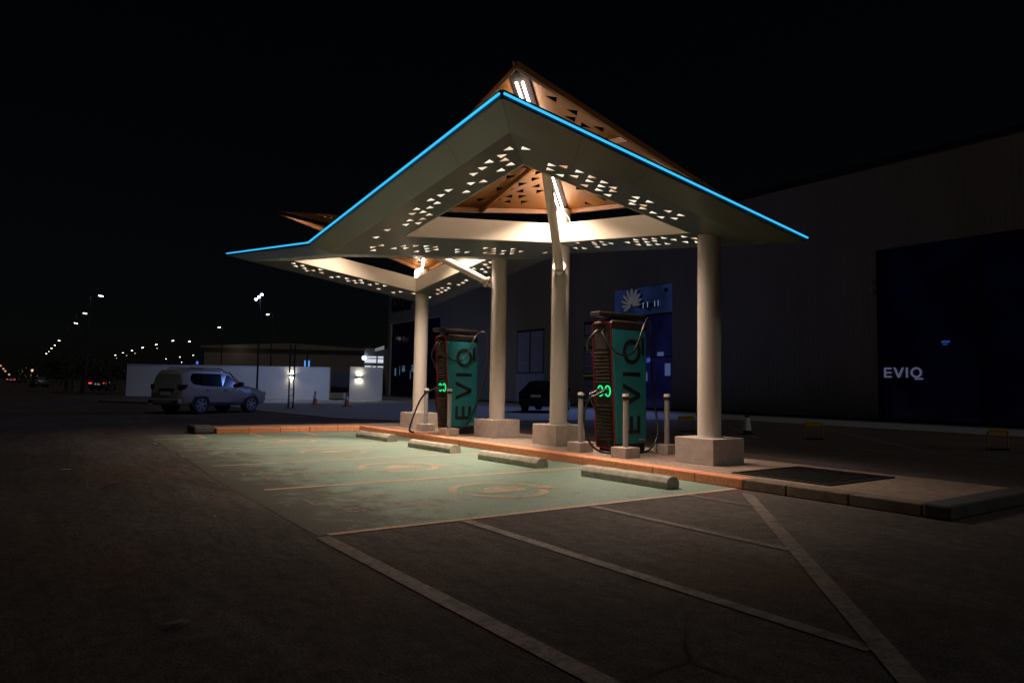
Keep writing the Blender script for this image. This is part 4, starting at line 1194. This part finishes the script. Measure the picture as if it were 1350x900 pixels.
def suv_rear(r, s, st, body):
    b = MB(); b.face([(.105*s-.01, -.70*s, 1.18*s), (.105*s-.01, .70*s, 1.18*s), (.17*s-.01, .66*s, 1.70*s), (.17*s-.01, -.66*s, 1.70*s)]); b.build('rear_window', 'glass', r, world=False)
    for sg_ in (1, -1):
        b = MB(); y0, y1 = sorted((sg_*.72, sg_*.93))
        b.box(.02*s, .34*s, y0*s, y1*s, 1.02*s, 1.24*s); b.build('tail_light', 'tail_off', r, world=False, bevel=.02)
        b = MB(); b.box(4.55*s, 4.80*s, min(sg_*.55, sg_*.86)*s, max(sg_*.55, sg_*.86)*s, .80*s, .96*s); b.build('headlight', 'lamp_off', r, world=False, bevel=.02)
    b = MB(); b.box(-.10*s, .10*s, -.90*s, .90*s, .44*s, .64*s); bp = b.build('bumper', 'white_paint', r, world=False, bevel=.04)
    b = MB(); b.box(-.115*s, -.09*s, .58*s, .84*s, .50*s, .57*s); b.box(-.115*s, -.09*s, -.84*s, -.58*s, .50*s, .57*s); b.build('reflector', 'black', bp, world=False)
    b = MB(); b.box(-.02*s, .02*s, -.50*s, .35*s, .98*s, 1.07*s); b.build('tailgate_trim', 'black', r, world=False)
    b = MB(); b.box(-.025*s, .0, -.27*s, .27*s, .80*s, .93*s); b.build('number_plate', 'plate', r, world=False)
    b = MB(); b.face([(3.40*s, -.74*s, 1.27*s), (3.40*s, .74*s, 1.27*s), (2.72*s, .68*s, 1.80*s), (2.72*s, -.68*s, 1.80*s)]); b.build('windscreen', 'glass', r, world=False)
    for sg_ in (1, -1):
        for x in (1.25, 2.2):
            b = MB(); y = sg_*.965*s; b.box(x*s, (x+.18)*s, min(y, y+sg_*.03), max(y, y+sg_*.03), 1.02*s, 1.06*s); b.build('door_handle', 'white_paint', r, world=False)
    b = MB(); 
    for sg_ in (1, -1):
        b.box(1.35*s, 3.35*s, min(sg_*.90, sg_*.985)*s, max(sg_*.90, sg_*.985)*s, .36*s, .43*s)
    b.build('side_step', 'black', r, world=False)
# heading: seen from behind right; the near rear wheel stands at (6.8, 33.9)
hd = Vector((.868, .497)).normalized(); ang = math.atan2(hd.y, hd.x)
sc = 1.07
rw = Vector((6.87, 33.79))                     # contact of the near rear wheel
nr = Vector((hd.y, -hd.x))                     # towards the camera side
org = rw-hd*(1.0*sc)-nr*(.9*sc)
vehicle('parked_car', 'white four wheel drive parked before the white wall, tail to the left', (org.x, org.y, 0), ang, sc, 'white_paint', suv_st, [(1.0, 0, .39), (3.79, 0, .39)], suv_win, suv_rear)

car_st = [(0.0, .42, .78, .84, .78, .66), (.06, .32, .98, 1.04, .90, .72), (.25, .28, 1.02, 1.20, .93, .66), (.75, .26, 1.02, 1.52, .935, .62), (1.6, .25, 1.0, 1.60, .935, .63), (2.4, .25, .98, 1.52, .935, .62), (3.1, .25, .95, 1.08, .93, .70), (3.9, .26, .86, .94, .90, .70), (4.35, .32, .72, .78, .76, .58)]
car_win = [[(.75, 1.08), (1.5, 1.05), (1.5, 1.48), (.95, 1.44)], [(1.56, 1.05), (2.75, 1.02), (2.3, 1.40), (1.56, 1.48)]]
def car_rear(lit):
    def f(r, s, st, body):
        b = MB(); b.face([(.26*s, -.62*s, 1.21*s), (.26*s, .62*s, 1.21*s), (.72*s, .56*s, 1.50*s), (.72*s, -.56*s, 1.50*s)]); b.build('rear_window', 'glass', r, world=False)
        for sg_ in (1, -1):
            b = MB(); y0, y1 = sorted((sg_*.58, sg_*.90)); b.box(-.015*s, .16*s, y0*s, y1*s, .82*s, .95*s); b.build('tail_light', 'tail_on' if lit else 'tail_off', r, world=False, bevel=.02)
        b = MB(); b.box(-.03*s, .03*s, -.26*s, .26*s, .72*s, .86*s); b.build('number_plate', 'plate_lit' if lit else 'plate', r, world=False)
        b = MB(); b.box(-.08*s, .10*s, -.86*s, .86*s, .34*s, .58*s); b.build('bumper', 'black', r, world=False, bevel=.04)
    return f
vdir = Vector((.80, .60))
p = Vector((24.0, 31.2))
vehicle('parked_car', 'black car with a pale number plate parked between the two middle columns', (p.x, p.y, .10), math.atan2(vdir.y, vdir.x), 1.13, 'black_paint', car_st, [(.85, 0, .34), (3.45, 0, .34)], car_win, car_rear(False), rails=False)
far = [(128, 510, 88, 'distant car with lit red tail lamps and a glowing number plate', True, .0), (55, 511, 110, 'distant pale parked car low at the left before the dark trees', False, .5), (14, 504, 190, 'distant car with red tail lamps at the left end of the road', True, .1), (20, 504, 205, 'second distant car with red tail lamps beside the one at the road end', True, -.1)]
for px, py, d, lb2, lit, dh in far:
    p = at(px, py, d); p.z = 0
    vehicle('distant_car', lb2, p, math.pi/2-YAW*.6+dh, 1.1, 'grey_paint', car_st, [(.85, 0, .34), (3.45, 0, .34)], car_win, car_rear(lit), rails=False, detail=False)

# ================================================================== TREES AT THE LEFT
def tree(px, d, hgt, rad, label, seed):
    rng = random.Random(seed); p = at(px, 500, d); r = thing('tree', label, 'tree', (p.x, p.y, 0), 0, 'dark trees at the left')
    b = MB(); b.cyl((0, 0, 0), (.1, 0, hgt*.45), .16, .08, 8)
    for k in range(5):
        w = rng.random()*6.28; b.cyl((.1, 0, hgt*.4), (math.cos(w)*rad*.5, math.sin(w)*rad*.5, hgt*.7), .07, .02, 6)
    b.build('trunk', 'bark', r, world=False)
    b = MB()
    cl = [(rng.gauss(0, rad*.45), rng.gauss(0, rad*.45), hgt*.66+rng.gauss(0, hgt*.13), rad*rng.uniform(.25, .45)) for k in range(14)]
    for k in range(1500):
        c = rng.choice(cl); v = Vector((rng.gauss(0, 1), rng.gauss(0, 1), rng.gauss(0, 1))).normalized()*c[3]*rng.random()**.4
        q = Vector(c[:3])+v; a = Vector((rng.gauss(0, 1), rng.gauss(0, 1), rng.gauss(0, 1))).normalized()*.14; e = a.orthogonal().normalized()*.07
        b.face([q-a, q+e, q+a, q-e])
    b.build('crown', 'leaf', r, world=False, recalc=False)
tree(88, 75, 4.4, 2.6, 'dark bushy tree at the left, the one nearest the road', 1)
tree(108, 70, 3.6, 2.6, 'low dark bushy tree at the left between its two neighbours', 2)
tree(148, 72, 3.6, 2.4, 'dark bushy tree at the left beside the end of the white wall', 3)

# litter
for i, (px, py, sz, m_) in enumerate(((233, 828, .10, 'paper'), (283, 683, .05, 'stone'), (150, 600, .10, 'stone'), (85, 622, .12, 'stone'), (800, 699, .03, 'paper'))):
    d = fw2+rt3*((px-675)/F)-up3*((py-450)/F); t = (.004-CP.z)/d.z; p = CP+d*t
    b = MB(); bmesh.ops.create_icosphere(b.bm, subdivisions=2, radius=sz)
    rng = random.Random(i)
    for v in b.bm.verts: v.co = Vector((v.co.x*1.6, v.co.y*.7, v.co.z*.30))*(1+rng.uniform(-.25, .25))
    o = b.build('scrap' if m_ == 'paper' else 'loose_stone', m_, None, world=False); o.scale = (.42, .42, .42); o.location = (p.x, p.y, .02+sz*.2); o.rotation_euler = (0, 0, i*1.1)
    tag(o, ['crumpled flat scrap on the asphalt at the bottom left', 'small loose stone just left of the green bays', 'loose stone on the dark ground near the far left of the bays', 'flat dark stone on the ground at the left edge', 'tiny pale scrap inside the hatched area in front of the bays'][i], 'litter')

# dim moonlight from behind the camera, added to lift the dark asphalt
sl = bpy.data.lights.new('sun', 'SUN'); sl.energy = .19; sl.angle = R_(8); sl.color = (1., .93, .88)
so = bpy.data.objects.new('sun', sl); COL.objects.link(so); so.rotation_euler = Vector((-.25, .97, -1.42)).to_track_quat('-Z', 'Y').to_euler()
